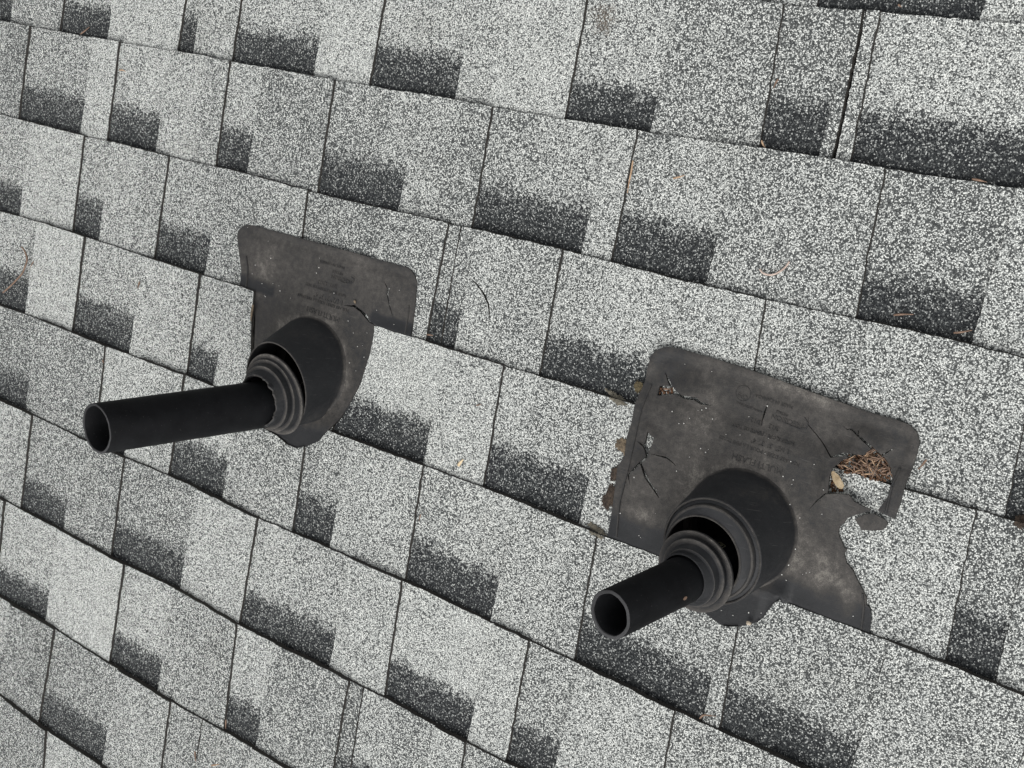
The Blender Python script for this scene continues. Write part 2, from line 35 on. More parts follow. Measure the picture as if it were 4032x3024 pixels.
ARC = [(-0.0981, 0.2448), (-0.0847, 0.2417), (-0.0717, 0.2352), (-0.0605, 0.2265), (-0.0525, 0.2172), (-0.0482, 0.2071), (-0.0459, 0.1974)]
SPECK1 = [(-0.4532, 0.2307), (-0.4128, 0.2203), (-0.4037, 0.199), (-0.3198, 0.2165), (-0.3181, 0.2044), (-0.3207, 0.1968), (-0.4301, 0.1844), (-0.4333, 0.172), (-0.4125, 0.1629), (-0.393, 0.1671), (-0.4038, 0.1486), (-0.402, 0.1476), (-0.3815, 0.1668), (-0.3781, 0.1606), (-0.244, 0.1359), (-0.2223, 0.1411), (-0.2559, 0.1487), (-0.2333, 0.1209), (-0.22, 0.1105), (-0.2414, 0.0976), (-0.2286, 0.0905), (-0.214, 0.0956), (-0.2136, 0.1724), (-0.1988, 0.2029), (-0.2001, 0.1961), (-0.1832, 0.2044), (-0.2861, 0.1779), (-0.1832, 0.1614), (-0.358, 0.1554), (-0.2258, 0.1242)]
SPECK2 = [(0.2399, 0.211), (0.2085, 0.211), (0.2081, 0.1589), (0.2356, 0.1678), (0.2395, 0.1692), (0.2434, 0.1723), (0.2542, 0.1636), (0.2295, 0.1574), (0.2248, 0.1506), (0.2736, 0.1525), (0.3179, 0.1611), (0.2492, 0.13), (0.2578, 0.1315), (0.2556, 0.1277), (0.2392, 0.1176), (0.3188, 0.1456), (0.2282, 0.0986), (0.3469, 0.1454), (0.3537, 0.1281), (0.3425, 0.1284), (0.3534, 0.1232), (0.3876, 0.129), (0.291, 0.1763), (0.2193, 0.1487), (0.4391, 0.1849), (0.2099, 0.0717), (0.1816, 0.0771), (0.3707, 0.1496), (0.3903, 0.1038), (0.3694, 0.093), (0.1743, 0.0335), (0.2015, 0.0167), (0.2036, 0.0153), (0.2151, 0.0466), (0.3726, 0.0607), (0.365, 0.0304), (0.3563, 0.1029), (0.2881, 0.1562), (0.3854, 0.038), (0.3885, 0.0407), (0.3918, 0.0426), (0.3075, 0.1923), (0.3896, 0.1036), (0.3692, 0.0928), (0.3721, 0.0606), (0.3694, 0.0423), (0.3646, 0.0303), (0.3119, -0.0285), (0.3253, -0.0289), (0.3408, -0.0201), (0.3529, -0.0164), (0.4433, 0.0146), (0.3707, 0.0262)]
P1 = ((-0.3878, -0.0182, 0.2554), (-0.366, -0.221), 0.03015, 0.0256, 0.0032, (-0.12, -0.18))
P2 = ((0.2643, -0.0196, 0.1704), (-0.28, -0.31), 0.02415, 0.0198, 0.004, (-0.18, -0.16))
CAM = (0.72078, 0.34701, 1.18014)
CROT = [(0.817901, -0.25625, 0.515145), (0.206819, 0.966441, 0.152372), (-0.536903, -0.018084, 0.84345)]
STAIN = (0.019, 0.5533)
F2_TOPDIR = (0.0712, 0.9975)
F2_RIM = [(0.1673, 0.1986), (0.1679, 0.2099), (0.173, 0.2175), (0.1835, 0.2241), (0.1953, 0.2254), (0.2343, 0.2251), (0.2673, 0.2242), (0.2837, 0.2231), (0.3158, 0.2209), (0.3473, 0.2181), (0.3778, 0.216), (0.4075, 0.214), (0.4359, 0.214), (0.4488, 0.2127), (0.457, 0.2079), (0.462, 0.1994), (0.4625, 0.1867)]
F2_TEAR = [(0.4115, 0.1875), (0.4211, 0.1808), (0.4173, 0.1761), (0.4041, 0.171), (0.3906, 0.1663), (0.3867, 0.1615), (0.3975, 0.1625), (0.3909, 0.1511), (0.3912, 0.1356), (0.3926, 0.1271), (0.4128, 0.132), (0.4365, 0.1242)]
PATCH1 = [(-0.41, 0.1852, 0.028, 0.3), (-0.2713, 0.2317, 0.022, 0.22), (-0.2827, 0.1501, 0.016, 0.3), (-0.3667, 0.118, 0.02, 0.15)]
PATCH2 = [(0.2395, 0.1656, 0.024, 0.3), (0.3156, 0.1549, 0.026, 0.22), (0.3131, 0.2194, 0.018, 0.25), (0.1966, 0.0354, 0.03, 0.22), (0.2473, 0.1222, 0.03, 0.12), (0.4043, 0.0423, 0.026, 0.38), (0.4347, 0.0241, 0.012, 0.3), (0.3539, 0.0191, 0.012, 0.35)]
F2_TEARL = [(0.1874, 0.1305), (0.1958, 0.1262), (0.1945, 0.1129), (0.1931, 0.1044), (0.1876, 0.0955)]

# ---------------------------------------------------------------- roof frame, camera, light
# roof coordinates: u along the courses, v down the slope, h out of the roof (metres)
SLOPE = math.radians(13.0)
RM = Matrix.Translation((0, 0, 3.2)) @ Matrix.Rotation(-SLOPE, 4, 'X')
cam = bpy.data.cameras.new('camera'); co = bpy.data.objects.new('camera', cam); COL.objects.link(co)
cam.sensor_width = 36; cam.lens = 42.315; cam.clip_start = .05; cam.clip_end = 400
cm = Matrix([list(r) for r in CROT]).to_4x4(); cm.translation = Vector(CAM)
co.matrix_world = RM @ cm
S.camera = co
S.render.resolution_x = 1024; S.render.resolution_y = 768
S.view_settings.view_transform = 'Standard'; S.view_settings.look = 'None'
S.view_settings.exposure = EXPOSURE = 0.52; S.view_settings.gamma = 1
SUN_EL, SUN_AZ = math.radians(62), math.radians(150)
w = bpy.data.worlds.new('World'); S.world = w; w.use_nodes = True
nt = w.node_tree; bg = nt.nodes['Background']
sky = nt.nodes.new('ShaderNodeTexSky'); sky.sky_type = 'NISHITA'; sky.sun_disc = False
sky.sun_elevation = SUN_EL; sky.sun_rotation = SUN_AZ; sky.dust_density = 3.0; sky.air_density = 1.0
hs = nt.nodes.new('ShaderNodeHueSaturation'); hs.inputs['Saturation'].default_value = .07
nt.links.new(sky.outputs[0], hs.inputs['Color']); nt.links.new(hs.outputs[0], bg.inputs[0])
bg.inputs[1].default_value = 0.15
sl = bpy.data.lights.new('sun', 'SUN'); sl.energy = 1.2; sl.angle = math.radians(45); sl.color = (1, .985, .96)
so = bpy.data.objects.new('sun', sl); COL.objects.link(so)
sd = Vector((math.sin(SUN_AZ)*math.cos(SUN_EL), math.cos(SUN_AZ)*math.cos(SUN_EL), math.sin(SUN_EL)))
so.rotation_euler = sd.to_track_quat('Z', 'Y').to_euler()

# ---------------------------------------------------------------- materials
def newmat(name):
    m = bpy.data.materials.new(name); m.use_nodes = True
    n = m.node_tree; return m, n, n.nodes['Principled BSDF']
def nd(n, t, **kw):
    x = n.nodes.new(t)
    for k, v in kw.items(): setattr(x, k, v)
    return x
def math_n(n, op, a, b=None, c=None, clamp=False):
    x = n.nodes.new('ShaderNodeMath'); x.operation = op; x.use_clamp = clamp
    for i, v in enumerate((a, b, c)):
        if v is None: continue
        if isinstance(v, (int, float)): x.inputs[i].default_value = v
        else: n.links.new(v, x.inputs[i])
    return x.outputs[0]
def ramp(n, fac, stops, interp='LINEAR'):
    r = n.nodes.new('ShaderNodeValToRGB'); r.color_ramp.interpolation = interp
    el = r.color_ramp.elements
    while len(el) < len(stops): el.new(.5)
    for e, (p, c) in zip(el, stops): e.position = p; e.color = (*c, 1)
    n.links.new(fac, r.inputs[0]); return r.outputs[0]
def noise_n(n, vec, scale, detail=2, rough=.5, dist=0):
    x = n.nodes.new('ShaderNodeTexNoise'); x.inputs['Scale'].default_value = scale
    x.inputs['Detail'].default_value = detail; x.inputs['Roughness'].default_value = rough
    x.inputs['Distortion'].default_value = dist
    n.links.new(vec, x.inputs['Vector']); return x.outputs['Fac']
def mix(n, fac, a, b, t='MIX'):
    x = n.nodes.new('ShaderNodeMix'); x.data_type = 'RGBA'; x.blend_type = t
    if isinstance(fac, (int, float)): x.inputs[0].default_value = fac
    else: n.links.new(fac, x.inputs[0])
    for i, v in ((6, a), (7, b)):
        if isinstance(v, tuple): x.inputs[i].default_value = (*v, 1)
        else: n.links.new(v, x.inputs[i])
    return x.outputs[2]
def bump(n, h, strength, dist, normal=None):
    b = n.nodes.new('ShaderNodeBump'); b.inputs['Strength'].default_value = strength
    b.inputs['Distance'].default_value = dist; n.links.new(h, b.inputs['Height'])
    if normal: n.links.new(normal, b.inputs['Normal'])
    return b.outputs[0]

def granule_material():
    m, n, p = newmat('granules')
    tc = nd(n, 'ShaderNodeTexCoord').outputs['Object']
    uv = nd(n, 'ShaderNodeTexCoord').outputs['UV']
    tone = nd(n, 'ShaderNodeAttribute', attribute_name='tone').outputs['Fac']
    band = nd(n, 'ShaderNodeAttribute', attribute_name='band').outputs['Fac']
    sep = nd(n, 'ShaderNodeSeparateXYZ'); n.links.new(uv, sep.inputs[0]); d = sep.outputs[1]
    split = nd(n, 'ShaderNodeAttribute', attribute_name='split').outputs['Fac']
    step = nd(n, 'ShaderNodeAttribute', attribute_name='step').outputs['Fac']
    wob = math_n(n, 'MULTIPLY', math_n(n, 'SUBTRACT', noise_n(n, tc, 160, 2, .5), .5), .012)
    tone = math_n(n, 'MULTIPLY_ADD', step, math_n(n, 'GREATER_THAN', math_n(n, 'ADD', sep.outputs[0], wob), split), tone)
    # slight warp so cells are irregular
    nv = nd(n, 'ShaderNodeTexNoise'); nv.inputs['Scale'].default_value = 700; nv.inputs['Detail'].default_value = 1
    n.links.new(tc, nv.inputs['Vector'])
    wv = nd(n, 'ShaderNodeVectorMath', operation='MULTIPLY_ADD'); n.links.new(nv.outputs['Color'], wv.inputs[0])
    wv.inputs[1].default_value = (.0011, .0011, .0011); n.links.new(tc, wv.inputs[2])
    def voro(scale, feat='F1'):
        v = nd(n, 'ShaderNodeTexVoronoi', voronoi_dimensions='3D', feature=feat)
        v.inputs['Scale'].default_value = scale; n.links.new(wv.outputs[0], v.inputs['Vector']); return v
    v1 = voro(GR1)
    s1 = nd(n, 'ShaderNodeSeparateColor'); n.links.new(v1.outputs['Color'], s1.inputs[0])
    # dark mask: band printed on the lower layer, frayed
    n1 = noise_n(n, tc, 60, 3, .6); n2 = noise_n(n, tc, 260, 2, .5)
    dd = math_n(n, 'ADD', d, math_n(n, 'MULTIPLY', math_n(n, 'SUBTRACT', n1, .5), .034))
    dd = math_n(n, 'ADD', dd, math_n(n, 'MULTIPLY', math_n(n, 'SUBTRACT', n2, .5), .05))
    mr = nd(n, 'ShaderNodeMapRange', interpolation_type='SMOOTHSTEP'); n.links.new(dd, mr.inputs[0])
    n.links.new(math_n(n, 'SUBTRACT', band, .013), mr.inputs[1]); n.links.new(math_n(n, 'ADD', band, .005), mr.inputs[2])
    mr.inputs[3].default_value = 1; mr.inputs[4].default_value = 0
    dark = math_n(n, 'MULTIPLY', mr.outputs[0], math_n(n, 'GREATER_THAN', band, .001))
    big = noise_n(n, tc, 14, 3, .6); mid = noise_n(n, tc, 90, 2, .6)
    prob = math_n(n, 'ADD', math_n(n, 'MULTIPLY_ADD', tone, TA, TB), math_n(n, 'MULTIPLY', math_n(n, 'SUBTRACT', big, .5), .18))
    prob = math_n(n, 'ADD', prob, math_n(n, 'MULTIPLY', math_n(n, 'SUBTRACT', mid, .5), .26))
    prob = math_n(n, 'ADD', math_n(n, 'MULTIPLY', prob, math_n(n, 'SUBTRACT', 1, dark)), math_n(n, 'MULTIPLY', dark, math_n(n, 'MULTIPLY_ADD', math_n(n, 'ADD', dd, .008), 4.2, .03)))
    # value: prob - random -> signed
    q = math_n(n, 'SUBTRACT', prob, s1.outputs[0])
    sel = nd(n, 'ShaderNodeMapRange'); n.links.new(q, sel.inputs[0]); sel.inputs[1].default_value = -.02; sel.inputs[2].default_value = .02
    lightc = ramp(n, s1.outputs[1], [(0, (.33, .342, .328)), (.25, (.45, .465, .445)), (.6, (.61, .625, .595)), (1, (.77, .78, .735))])
    darkc = ramp(n, s1.outputs[1], [(0, (.010, .011, .013)), (.45, (.020, .0215, .022)), (.8, (.055, .060, .060)), (1, (.16, .165, .16))])
    darkc = mix(n, math_n(n, 'MULTIPLY_ADD', dark, -.46, .46), darkc, (.150, .158, .152))
    lightc = mix(n, math_n(n, 'MULTIPLY', dark, .45), lightc, (.10, .105, .105))
    colr = mix(n, sel.outputs[0], darkc, lightc)
    # asphalt between granules
    gap = nd(n, 'ShaderNodeMapRange'); n.links.new(v1.outputs['Distance'], gap.inputs[0])
    gap.inputs[1].default_value = .40; gap.inputs[2].default_value = .66; gap.inputs[3].default_value = 0; gap.inputs[4].default_value = .75
    colr = mix(n, gap.outputs[0], colr, (.03, .032, .034))
    # grime: faint stains
    st = noise_n(n, tc, 7, 4, .65)
    stm = nd(n, 'ShaderNodeMapRange'); n.links.new(st, stm.inputs[0]); stm.inputs[1].default_value = .56; stm.inputs[2].default_value = .75; stm.inputs[4].default_value = .25
    colr = mix(n, stm.outputs[0], colr, (.27, .255, .22), 'MULTIPLY')
    vd = nd(n, 'ShaderNodeVectorMath', operation='DISTANCE'); n.links.new(tc, vd.inputs[0]); vd.inputs[1].default_value = (*STAIN, 0)
    sm = nd(n, 'ShaderNodeMapRange', interpolation_type='SMOOTHSTEP'); n.links.new(math_n(n, 'MULTIPLY_ADD', noise_n(n, tc, 70, 3, .6), .05, vd.outputs['Value']), sm.inputs[0])
    sm.inputs[1].default_value = .028; sm.inputs[2].default_value = .048; sm.inputs[3].default_value = .75; sm.inputs[4].default_value = 0
    colr = mix(n, sm.outputs[0], colr, (.09, .065, .04), 'MIX') if False else mix(n, math_n(n, 'MULTIPLY', sm.outputs[0], math_n(n, 'GREATER_THAN', s1.outputs[2], .35)), colr, (.075, .055, .038))
    n.links.new(colr, p.inputs['Base Color']); p.inputs['Roughness'].default_value = .85
    p.inputs['Specular IOR Level'].default_value = .08
    hgt = math_n(n, 'SUBTRACT', 1, v1.outputs['Distance'])
    hgt = math_n(n, 'MULTIPLY_ADD', s1.outputs[2], .6, hgt)
    n.links.new(bump(n, hgt, .75, .0009), p.inputs['Normal'])
    return m
GR1, TA, TB, DARKP = 720, .74, .18, .17
M_GRAN = granule_material()

def simple(name, c1, c2, scale, rough=.8, bs=0, bscale=400, spec=.4):
    m, n, p = newmat(name); tc = nd(n, 'ShaderNodeTexCoord').outputs['Object']
    f = noise_n(n, tc, scale, 4, .6)
    n.links.new(ramp(n, f, [(.3, c1), (.7, c2)]), p.inputs['Base Color'])
    p.inputs['Roughness'].default_value = rough; p.inputs['Specular IOR Level'].default_value = spec
    if bs: n.links.new(bump(n, noise_n(n, tc, bscale, 3, .6), bs, .001), p.inputs['Normal'])
    return m
M_ASPH = simple('asphalt_edge', (.012, .012, .012), (.060, .055, .048), 700, .8, .8, 700, .25)
M_DECK = simple('underlay', (.012, .012, .012), (.03, .028, .026), 90, .95)

def rubber_material():
    m, n, p = newmat('weathered_rubber')
    tc = nd(n, 'ShaderNodeTexCoord').outputs['Object']
    dust_highlight = nd(n, 'ShaderNodeAttribute', attribute_name='dust_highlight').outputs['Fac']
    a = noise_n(n, tc, 22, 5, .65, .6); b = noise_n(n, tc, 140, 4, .7); c = noise_n(n, tc, 900, 2, .6)
    e = math_n(n, 'ADD', math_n(n, 'MULTIPLY', math_n(n, 'SUBTRACT', a, .5), 0.9), math_n(n, 'MULTIPLY', math_n(n, 'SUBTRACT', b, .5), 1.35))
    e = math_n(n, 'ADD', e, math_n(n, 'MULTIPLY', math_n(n, 'SUBTRACT', c, .5), .9))
    # dust collects unevenly
    f = math_n(n, 'ADD', dust_highlight, math_n(n, 'MULTIPLY', e, math_n(n, 'MULTIPLY_ADD', dust_highlight, .9, .12)), clamp=True)
    colr = ramp(n, f, [(0, (.010, .0108, .012)), (.22, (.018, .0185, .020)), (.42, (.034, .032, .030)), (.7, (.066, .061, .056)), (1, (.15, .14, .125))])
    sc = nd(n, 'ShaderNodeMapping'); sc.inputs['Rotation'].default_value = (0, 0, .7); sc.inputs['Scale'].default_value = (60, 900, 60)
    n.links.new(tc, sc.inputs[0]); scr = noise_n(n, sc.outputs[0], 1, 2, .5)
    scm = nd(n, 'ShaderNodeMapRange'); n.links.new(scr, scm.inputs[0]); scm.inputs[1].default_value = .66; scm.inputs[2].default_value = .74; scm.inputs[4].default_value = .22
    colr = mix(n, scm.outputs[0], colr, (.13, .125, .12))
    n.links.new(colr, p.inputs['Base Color'])
    r = nd(n, 'ShaderNodeMapRange'); n.links.new(f, r.inputs[0]); r.inputs[3].default_value = .52; r.inputs[4].default_value = .92
    n.links.new(r.outputs[0], p.inputs['Roughness']); p.inputs['Specular IOR Level'].default_value = .25
    hh = math_n(n, 'MULTIPLY_ADD', c, .5, b)
    n.links.new(bump(n, hh, .35, .001), p.inputs['Normal'])
    return m
M_RUB = rubber_material()
def pipe_material(name, base, rough):
    m, n, p = newmat(name); tc = nd(n, 'ShaderNodeTexCoord').outputs['Object']
    a = noise_n(n, tc, 30, 4, .6); b = noise_n(n, tc, 500, 3, .6)
    c1 = base; c2 = tuple(x*1.9+.003 for x in base)
    cc = ramp(n, a, [(.35, c1), (.75, c2)])
    sp = nd(n, 'ShaderNodeMapRange'); n.links.new(b, sp.inputs[0]); sp.inputs[1].default_value = .66; sp.inputs[2].default_value = .76; sp.inputs[4].default_value = .45
    cc = mix(n, sp.outputs[0], cc, (.10, .095, .09))
    n.links.new(cc, p.inputs['Base Color']); p.inputs['Roughness'].default_value = rough; p.inputs['Specular IOR Level'].default_value = .12
    n.links.new(bump(n, b, .12, .001), p.inputs['Normal']); return m
M_PIPE = pipe_material('black_pipe', (.0030, .0032, .0038), .6)
M_PIPE_END = pipe_material('pipe_cut_end', (.030, .030, .031), .65)
M_NEED = [simple('needle_rust', (.10, .062, .042), (.23, .15, .105), 200, .7), simple('needle_pale', (.22, .13, .075), (.44, .31, .2), 200, .7), simple('stem_pink', (.30, .22, .18), (.52, .42, .36), 200, .7)]
M_MOSS = [simple('moss_tan', (.045, .035, .025), (.20, .155, .105), 260, .95, .8), simple('moss_olive', (.03, .026, .014), (.14, .11, .06), 260, .95, .8), simple('lichen_grey', (.07, .065, .05), (.2, .18, .14), 260, .95, .8), simple('moss_dark', (.012, .009, .007), (.075, .055, .04), 260, .95, .8)]
M_SEED = simple('seed_wing', (.42, .31, .18), (.68, .56, .38), 160, .6, .5, 300)
M_STONE = simple('stone', (.25, .2, .14), (.5, .44, .36), 200, .8, .5, 300)
M_SPECK = simple('loose_granule', (.45, .45, .43), (.75, .74, .7), 600, .8)
M_MARK = simple('pipe_print', (.16, .15, .09), (.28, .26, .17), 300, .7)
M_CRUMB = simple('leaf_crumb', (.03, .015, .008), (.14, .07, .035), 400, .95, .6)

# ---------------------------------------------------------------- helpers
def tag(o, label=None, cat=None, group=None, kind=None):
    if label: o['label'] = label
    if cat: o['category'] = cat
    if group: o['group'] = group
    if kind: o['kind'] = kind
    return o
def root(name, u, v, h):
    o = bpy.data.objects.new(name, None); COL.objects.link(o); o.empty_display_size = .02
    o.matrix_world = RM @ Matrix.Translation((u, v, h)); o['_o'] = (u, v, h); return o
def orig(parent): return Vector(parent['_o']) if parent is not None and '_o' in parent else Vector((0, 0, 0))
def link_mesh(name, me, parent=None, at=None):
    """me is in roof coordinates; moved to the thing's own origin"""
    o = bpy.data.objects.new(name, me); COL.objects.link(o)
    if parent is not None:
        off = orig(parent); me.transform(Matrix.Translation(-off)); o.parent = parent
    else:
        off = Vector(at or (0, 0, 0)); me.transform(Matrix.Translation(-off)); o.matrix_world = RM @ Matrix.Translation(off)
    return o
def vnoise(u, v, s, seed=0): return noise.noise(Vector((u*s, v*s, seed*7.31)))
def vb(k, u):
    b = BUTT.get(k)
    if not b: return -(k-4)*EXPO
    if u <= b[0][0]: v = b[0][1]
    elif u >= b[-1][0]: v = b[-1][1]
    else:
        for i in range(len(b)-1):
            if b[i][0] <= u <= b[i+1][0]:
                t = (u-b[i][0])/(b[i+1][0]-b[i][0]); v = b[i][1]*(1-t)+b[i+1][1]*t; break
    return v + .0010*vnoise(u, k*3.1, 45)
EXPO, TH = .1492, .0066
def row_of(u, v):
    k = int(math.floor(4 - v/EXPO)) - 1
    for q in (k-1, k, k+1, k+2, k+3):
        if vb(q, u) >= v > vb(q+1, u): return q
    return k
def frac(k, u, v):
    a, b = vb(k, u), vb(k+1, u); return (a-v)/(a-b)
def wave(u, v): return .0011*vnoise(u, v, 5.5, 3)+.0005*vnoise(u, v, 17, 5)
def h_tooth(k, u, v): return TH*(1-frac(k, u, v)) + .0006 + wave(u, v)
def inside(p, poly):
    x, y = p; c = False; j = len(poly)-1
    for i in range(len(poly)):
        xi, yi = poly[i]; xj, yj = poly[j]
        if (yi > y) != (yj > y) and x < (xj-xi)*(y-yi)/(yj-yi)+xi: c = not c
        j = i
    return c
def densify(poly, step, closed=True):
    out = []; n = len(poly)
    for i in range(n if closed else n-1):
        a = Vector(poly[i]); b = Vector(poly[(i+1) % n]); m = max(1, int((b-a).length/step+.5))
        for j in range(m): out.append(tuple(a.lerp(b, j/m)))
    if not closed: out.append(tuple(poly[-1]))
    return out
def sheet(outline, holes, spacing, hf, thick, mats, uvf=None, attrs=None, keep=None, flare=0):
    """triangulated sheet from a 2D outline with holes; top follows hf, sides go down by thick(u,v)"""
    verts = list(outline); edges = [(i, (i+1) % len(outline)) for i in range(len(outline))]
    for hl in holes:
        b = len(verts); verts += hl; edges += [(b+i, b+(i+1) % len(hl)) for i in range(len(hl))]
    if spacing:
        xs = [p[0] for p in outline]; ys = [p[1] for p in outline]
        i = 0; y = min(ys)+spacing*.5
        while y < max(ys):
            x = min(xs)+spacing*(.25 if i % 2 else .75)
            while x < max(xs):
                if inside((x, y), outline): verts.append((x+random.uniform(-.1, .1)*spacing, y+random.uniform(-.1, .1)*spacing))
                x += spacing
            y += spacing*.87; i += 1
    r = delaunay_2d_cdt([Vector(p) for p in verts], edges, [], 0, 1e-6)
    bm = bmesh.new(); bv = [bm.verts.new((p.x, p.y, 0)) for p in r[0]]
    for f in r[2]:
        cx = sum(r[0][i].x for i in f)/len(f); cy = sum(r[0][i].y for i in f)/len(f)
        if not inside((cx, cy), outline) or any(inside((cx, cy), hl) for hl in holes): continue
        if keep and not keep(cx, cy): continue
        fc = bm.faces.new([bv[i] for i in f])
        if fc.normal.z < 0 or (bv[f[1]].co-bv[f[0]].co).cross(bv[f[2]].co-bv[f[0]].co).z < 0: fc.normal_flip()
    for v in [v for v in bm.verts if not v.link_faces]: bm.verts.remove(v)
    for v in bm.verts: v.co.z = hf(v.co.x, v.co.y)
    for f in bm.faces: f.smooth = True
    be = [e for e in bm.edges if len(e.link_faces) == 1]
    low = {}; outn = {}
    if flare:
        for e in be:
            a, b = e.verts; t = (b.co-a.co); nn = Vector((t.y, -t.x, 0))
            if nn.length < 1e-9: continue
            nn.normalize(); c_ = e.link_faces[0].calc_center_median()-(a.co+b.co)/2
            if nn.x*c_.x+nn.y*c_.y > 0: nn = -nn
            for v in e.verts: outn[v] = outn.get(v, Vector((0, 0, 0)))+nn
    tops = list(bm.faces)
    for e in be:
        for v in e.verts:
            if v not in low: 
                fl = outn.get(v, Vector((0, 0, 0))); fl = fl.normalized()*flare*(.5+random.random()) if fl.length > 0 else fl
                low[v] = bm.verts.new((v.co.x+fl.x, v.co.y+fl.y, v.co.z-thick(v.co.x, v.co.y)))
    uvl = bm.loops.layers.uv.new('UVMap')
    for e in be:
        lp = e.link_loops[0]; a = lp.vert; b = lp.link_loop_next.vert
        # duplicate top verts so shading stays crisp
        f = bm.faces.new([b, a, low[a], low[b]]); f.material_index = 1
        e.smooth = False
    bm.normal_update()
    for f in tops:
        for l in f.loops: l[uvl].uv = uvf(l.vert.co.x, l.vert.co.y) if uvf else (l.vert.co.x, l.vert.co.y)
    if attrs:
        for nme, fn in attrs.items():
            la = bm.verts.layers.float.new(nme)
            for v in bm.verts: v[la] = fn(v.co.x, v.co.y, v.co.z)
    me = bpy.data.meshes.new('sheet'); bm.to_mesh(me); bm.free()
    for m in mats: me.materials.append(m)
    return me
def circle(c, n, r, N=64, ragged=None):
    n = Vector(n).normalized(); a = n.cross(Vector((0, 1, 0))).normalized(); b = n.cross(a)
    c = Vector(c); out = []
    for i in range(N):
        t = 2*math.pi*i/N; rr, dz = (r, 0) if not ragged else ragged(t, r)
        out.append(c+rr*(math.cos(t)*a+math.sin(t)*b)+n*dz)
    return out
def loft(rings, mats, dust_highlight=None, smooth_ang=35, seg_mats=None, close=False):
    bm = bmesh.new(); la = bm.verts.layers.float.new('dust_highlight')
    R = [[bm.verts.new(p) for p in r] for r in rings]; N = len(R[0])
    for i, r in enumerate(R):
        for v in r: v[la] = dust_highlight(i, v.co) if dust_highlight else .2
    for i in range(len(R)-1 + (1 if close else 0)):
        A, B = R[i], R[(i+1) % len(R)]
        for j in range(N):
            f = bm.faces.new([A[j], A[(j+1) % N], B[(j+1) % N], B[j]]); f.smooth = True
            if seg_mats: f.material_index = seg_mats[i]
    bmesh.ops.recalc_face_normals(bm, faces=bm.faces)
    for e in bm.edges:
        if len(e.link_faces) == 2 and e.calc_face_angle(0) > math.radians(smooth_ang): e.smooth = False
    me = bpy.data.meshes.new('loft'); bm.to_mesh(me); bm.free()
    for m in mats: me.materials.append(m)
    return me
def tube(pts, r, mat, N=6, taper=True, flat=1.0):
    pts = [Vector(p) for p in pts]; 
    if len(pts) == 2: pts = [pts[0], pts[0].lerp(pts[1], .5), pts[1]]
    # smooth
    for _ in range(2):
        q = [pts[0]]
        for i in range(len(pts)-1): q += [pts[i].lerp(pts[i+1], .25), pts[i].lerp(pts[i+1], .75)]
        pts = q+[pts[-1]]
    bm = bmesh.new(); R = []
    for i, p in enumerate(pts):
        d = (pts[min(i+1, len(pts)-1)]-pts[max(i-1, 0)]).normalized(); a = d.cross(Vector((0, 0, 1))).normalized(); b = a.cross(d)
        s = i/(len(pts)-1); rr = r*(1 if not taper else (.45+.55*math.sin(math.pi*min(1, s*1.1+.15))))
        R.append([bm.verts.new(p+a*rr*math.cos(t*2*math.pi/N)+b*rr*flat*math.sin(t*2*math.pi/N)) for t in range(N)])
    for i in range(len(R)-1):
        for j in range(N): bm.faces.new([R[i][j], R[i][(j+1) % N], R[i+1][(j+1) % N], R[i+1][j]]).smooth = True
    bm.faces.new(R[0][::-1]); bm.faces.new(R[-1])
    me = bpy.data.meshes.new('tube'); bm.to_mesh(me); bm.free(); me.materials.append(mat); return me
def join(meshes, name='joined'):
    bm = bmesh.new(); mats = []
    for me in meshes:
        base = len(mats); n0 = len(bm.faces)
        mm = [m for m in me.materials]
        idx = []
        for m in mm:
            if m not in mats: mats.append(m)
            idx.append(mats.index(m))
        bm.from_mesh(me); bm.faces.ensure_lookup_table()
        for f in bm.faces[n0:]: f.material_index = idx[f.material_index] if idx else 0
    out = bpy.data.meshes.new(name); bm.to_mesh(out); bm.free()
    for m in mats: out.materials.append(m)
    return out

# ---------------------------------------------------------------- the roof
roof = root('roof', 0, 0, 0); tag(roof, kind='structure')
roof['label'] = 'low sloping roof of grey speckled laminated shingles'
B1 = (-.3102, .0738, .065); B2 = (.3096, .0611, .0617)      # boot base circles (u, v, radius)
def ring2(c, r, n=28): return [(c[0]+r*math.cos(2*math.pi*i/n), c[1]+r*math.sin(2*math.pi*i/n)) for i in range(n)]
HOLE1, HOLE2 = ring2(B1, .0595), ring2(B2, .0585)
CUT1 = [(F1_TOP[-1][0]+.0, vb(3, F1_CUT[0][0])+.02)] 
# area cut out of rows 3 and 4 round the boots (the flashing shows inside it)
CUT1 = F1_CUT + [(F1_CUT[-1][0], F1_CUT[-1][1]+.03), (F1_CUT[0][0], F1_CUT[0][1]+.03)]
CUT2 = F2_CUT + [(F2_CUT[-1][0], F2_CUT[-1][1]+.03), (F2_CUT[0][0], F2_CUT[0][1]+.03)]
def rag(poly, amp, seed):
    return [(x+amp*vnoise(x, y, 420, seed)+amp*.7*vnoise(x, y, 1100, seed+9), y+amp*vnoise(x, y, 420, seed+4)) for x, y in poly]
CUT1 = rag(densify(CUT1, .004), .0006, 2); CUT2 = rag(densify(CUT2, .004), .0006, 3)
ARCH = []
def ribbon(pts, w):
    P = [Vector(p) for p in densify(pts, .006, False)]; l, r = [], []
    for i, p in enumerate(P):
        d = (P[min(i+1, len(P)-1)]-P[max(i-1, 0)]).normalized(); nn = Vector((-d.y, d.x)); s = i/(len(P)-1)
        ww = w*math.sin(math.pi*(.04+.92*s))*(.8+.4*random.random()); l.append(tuple(p+nn*ww)); r.append(tuple(p-nn*ww))
    return l+r[::-1]
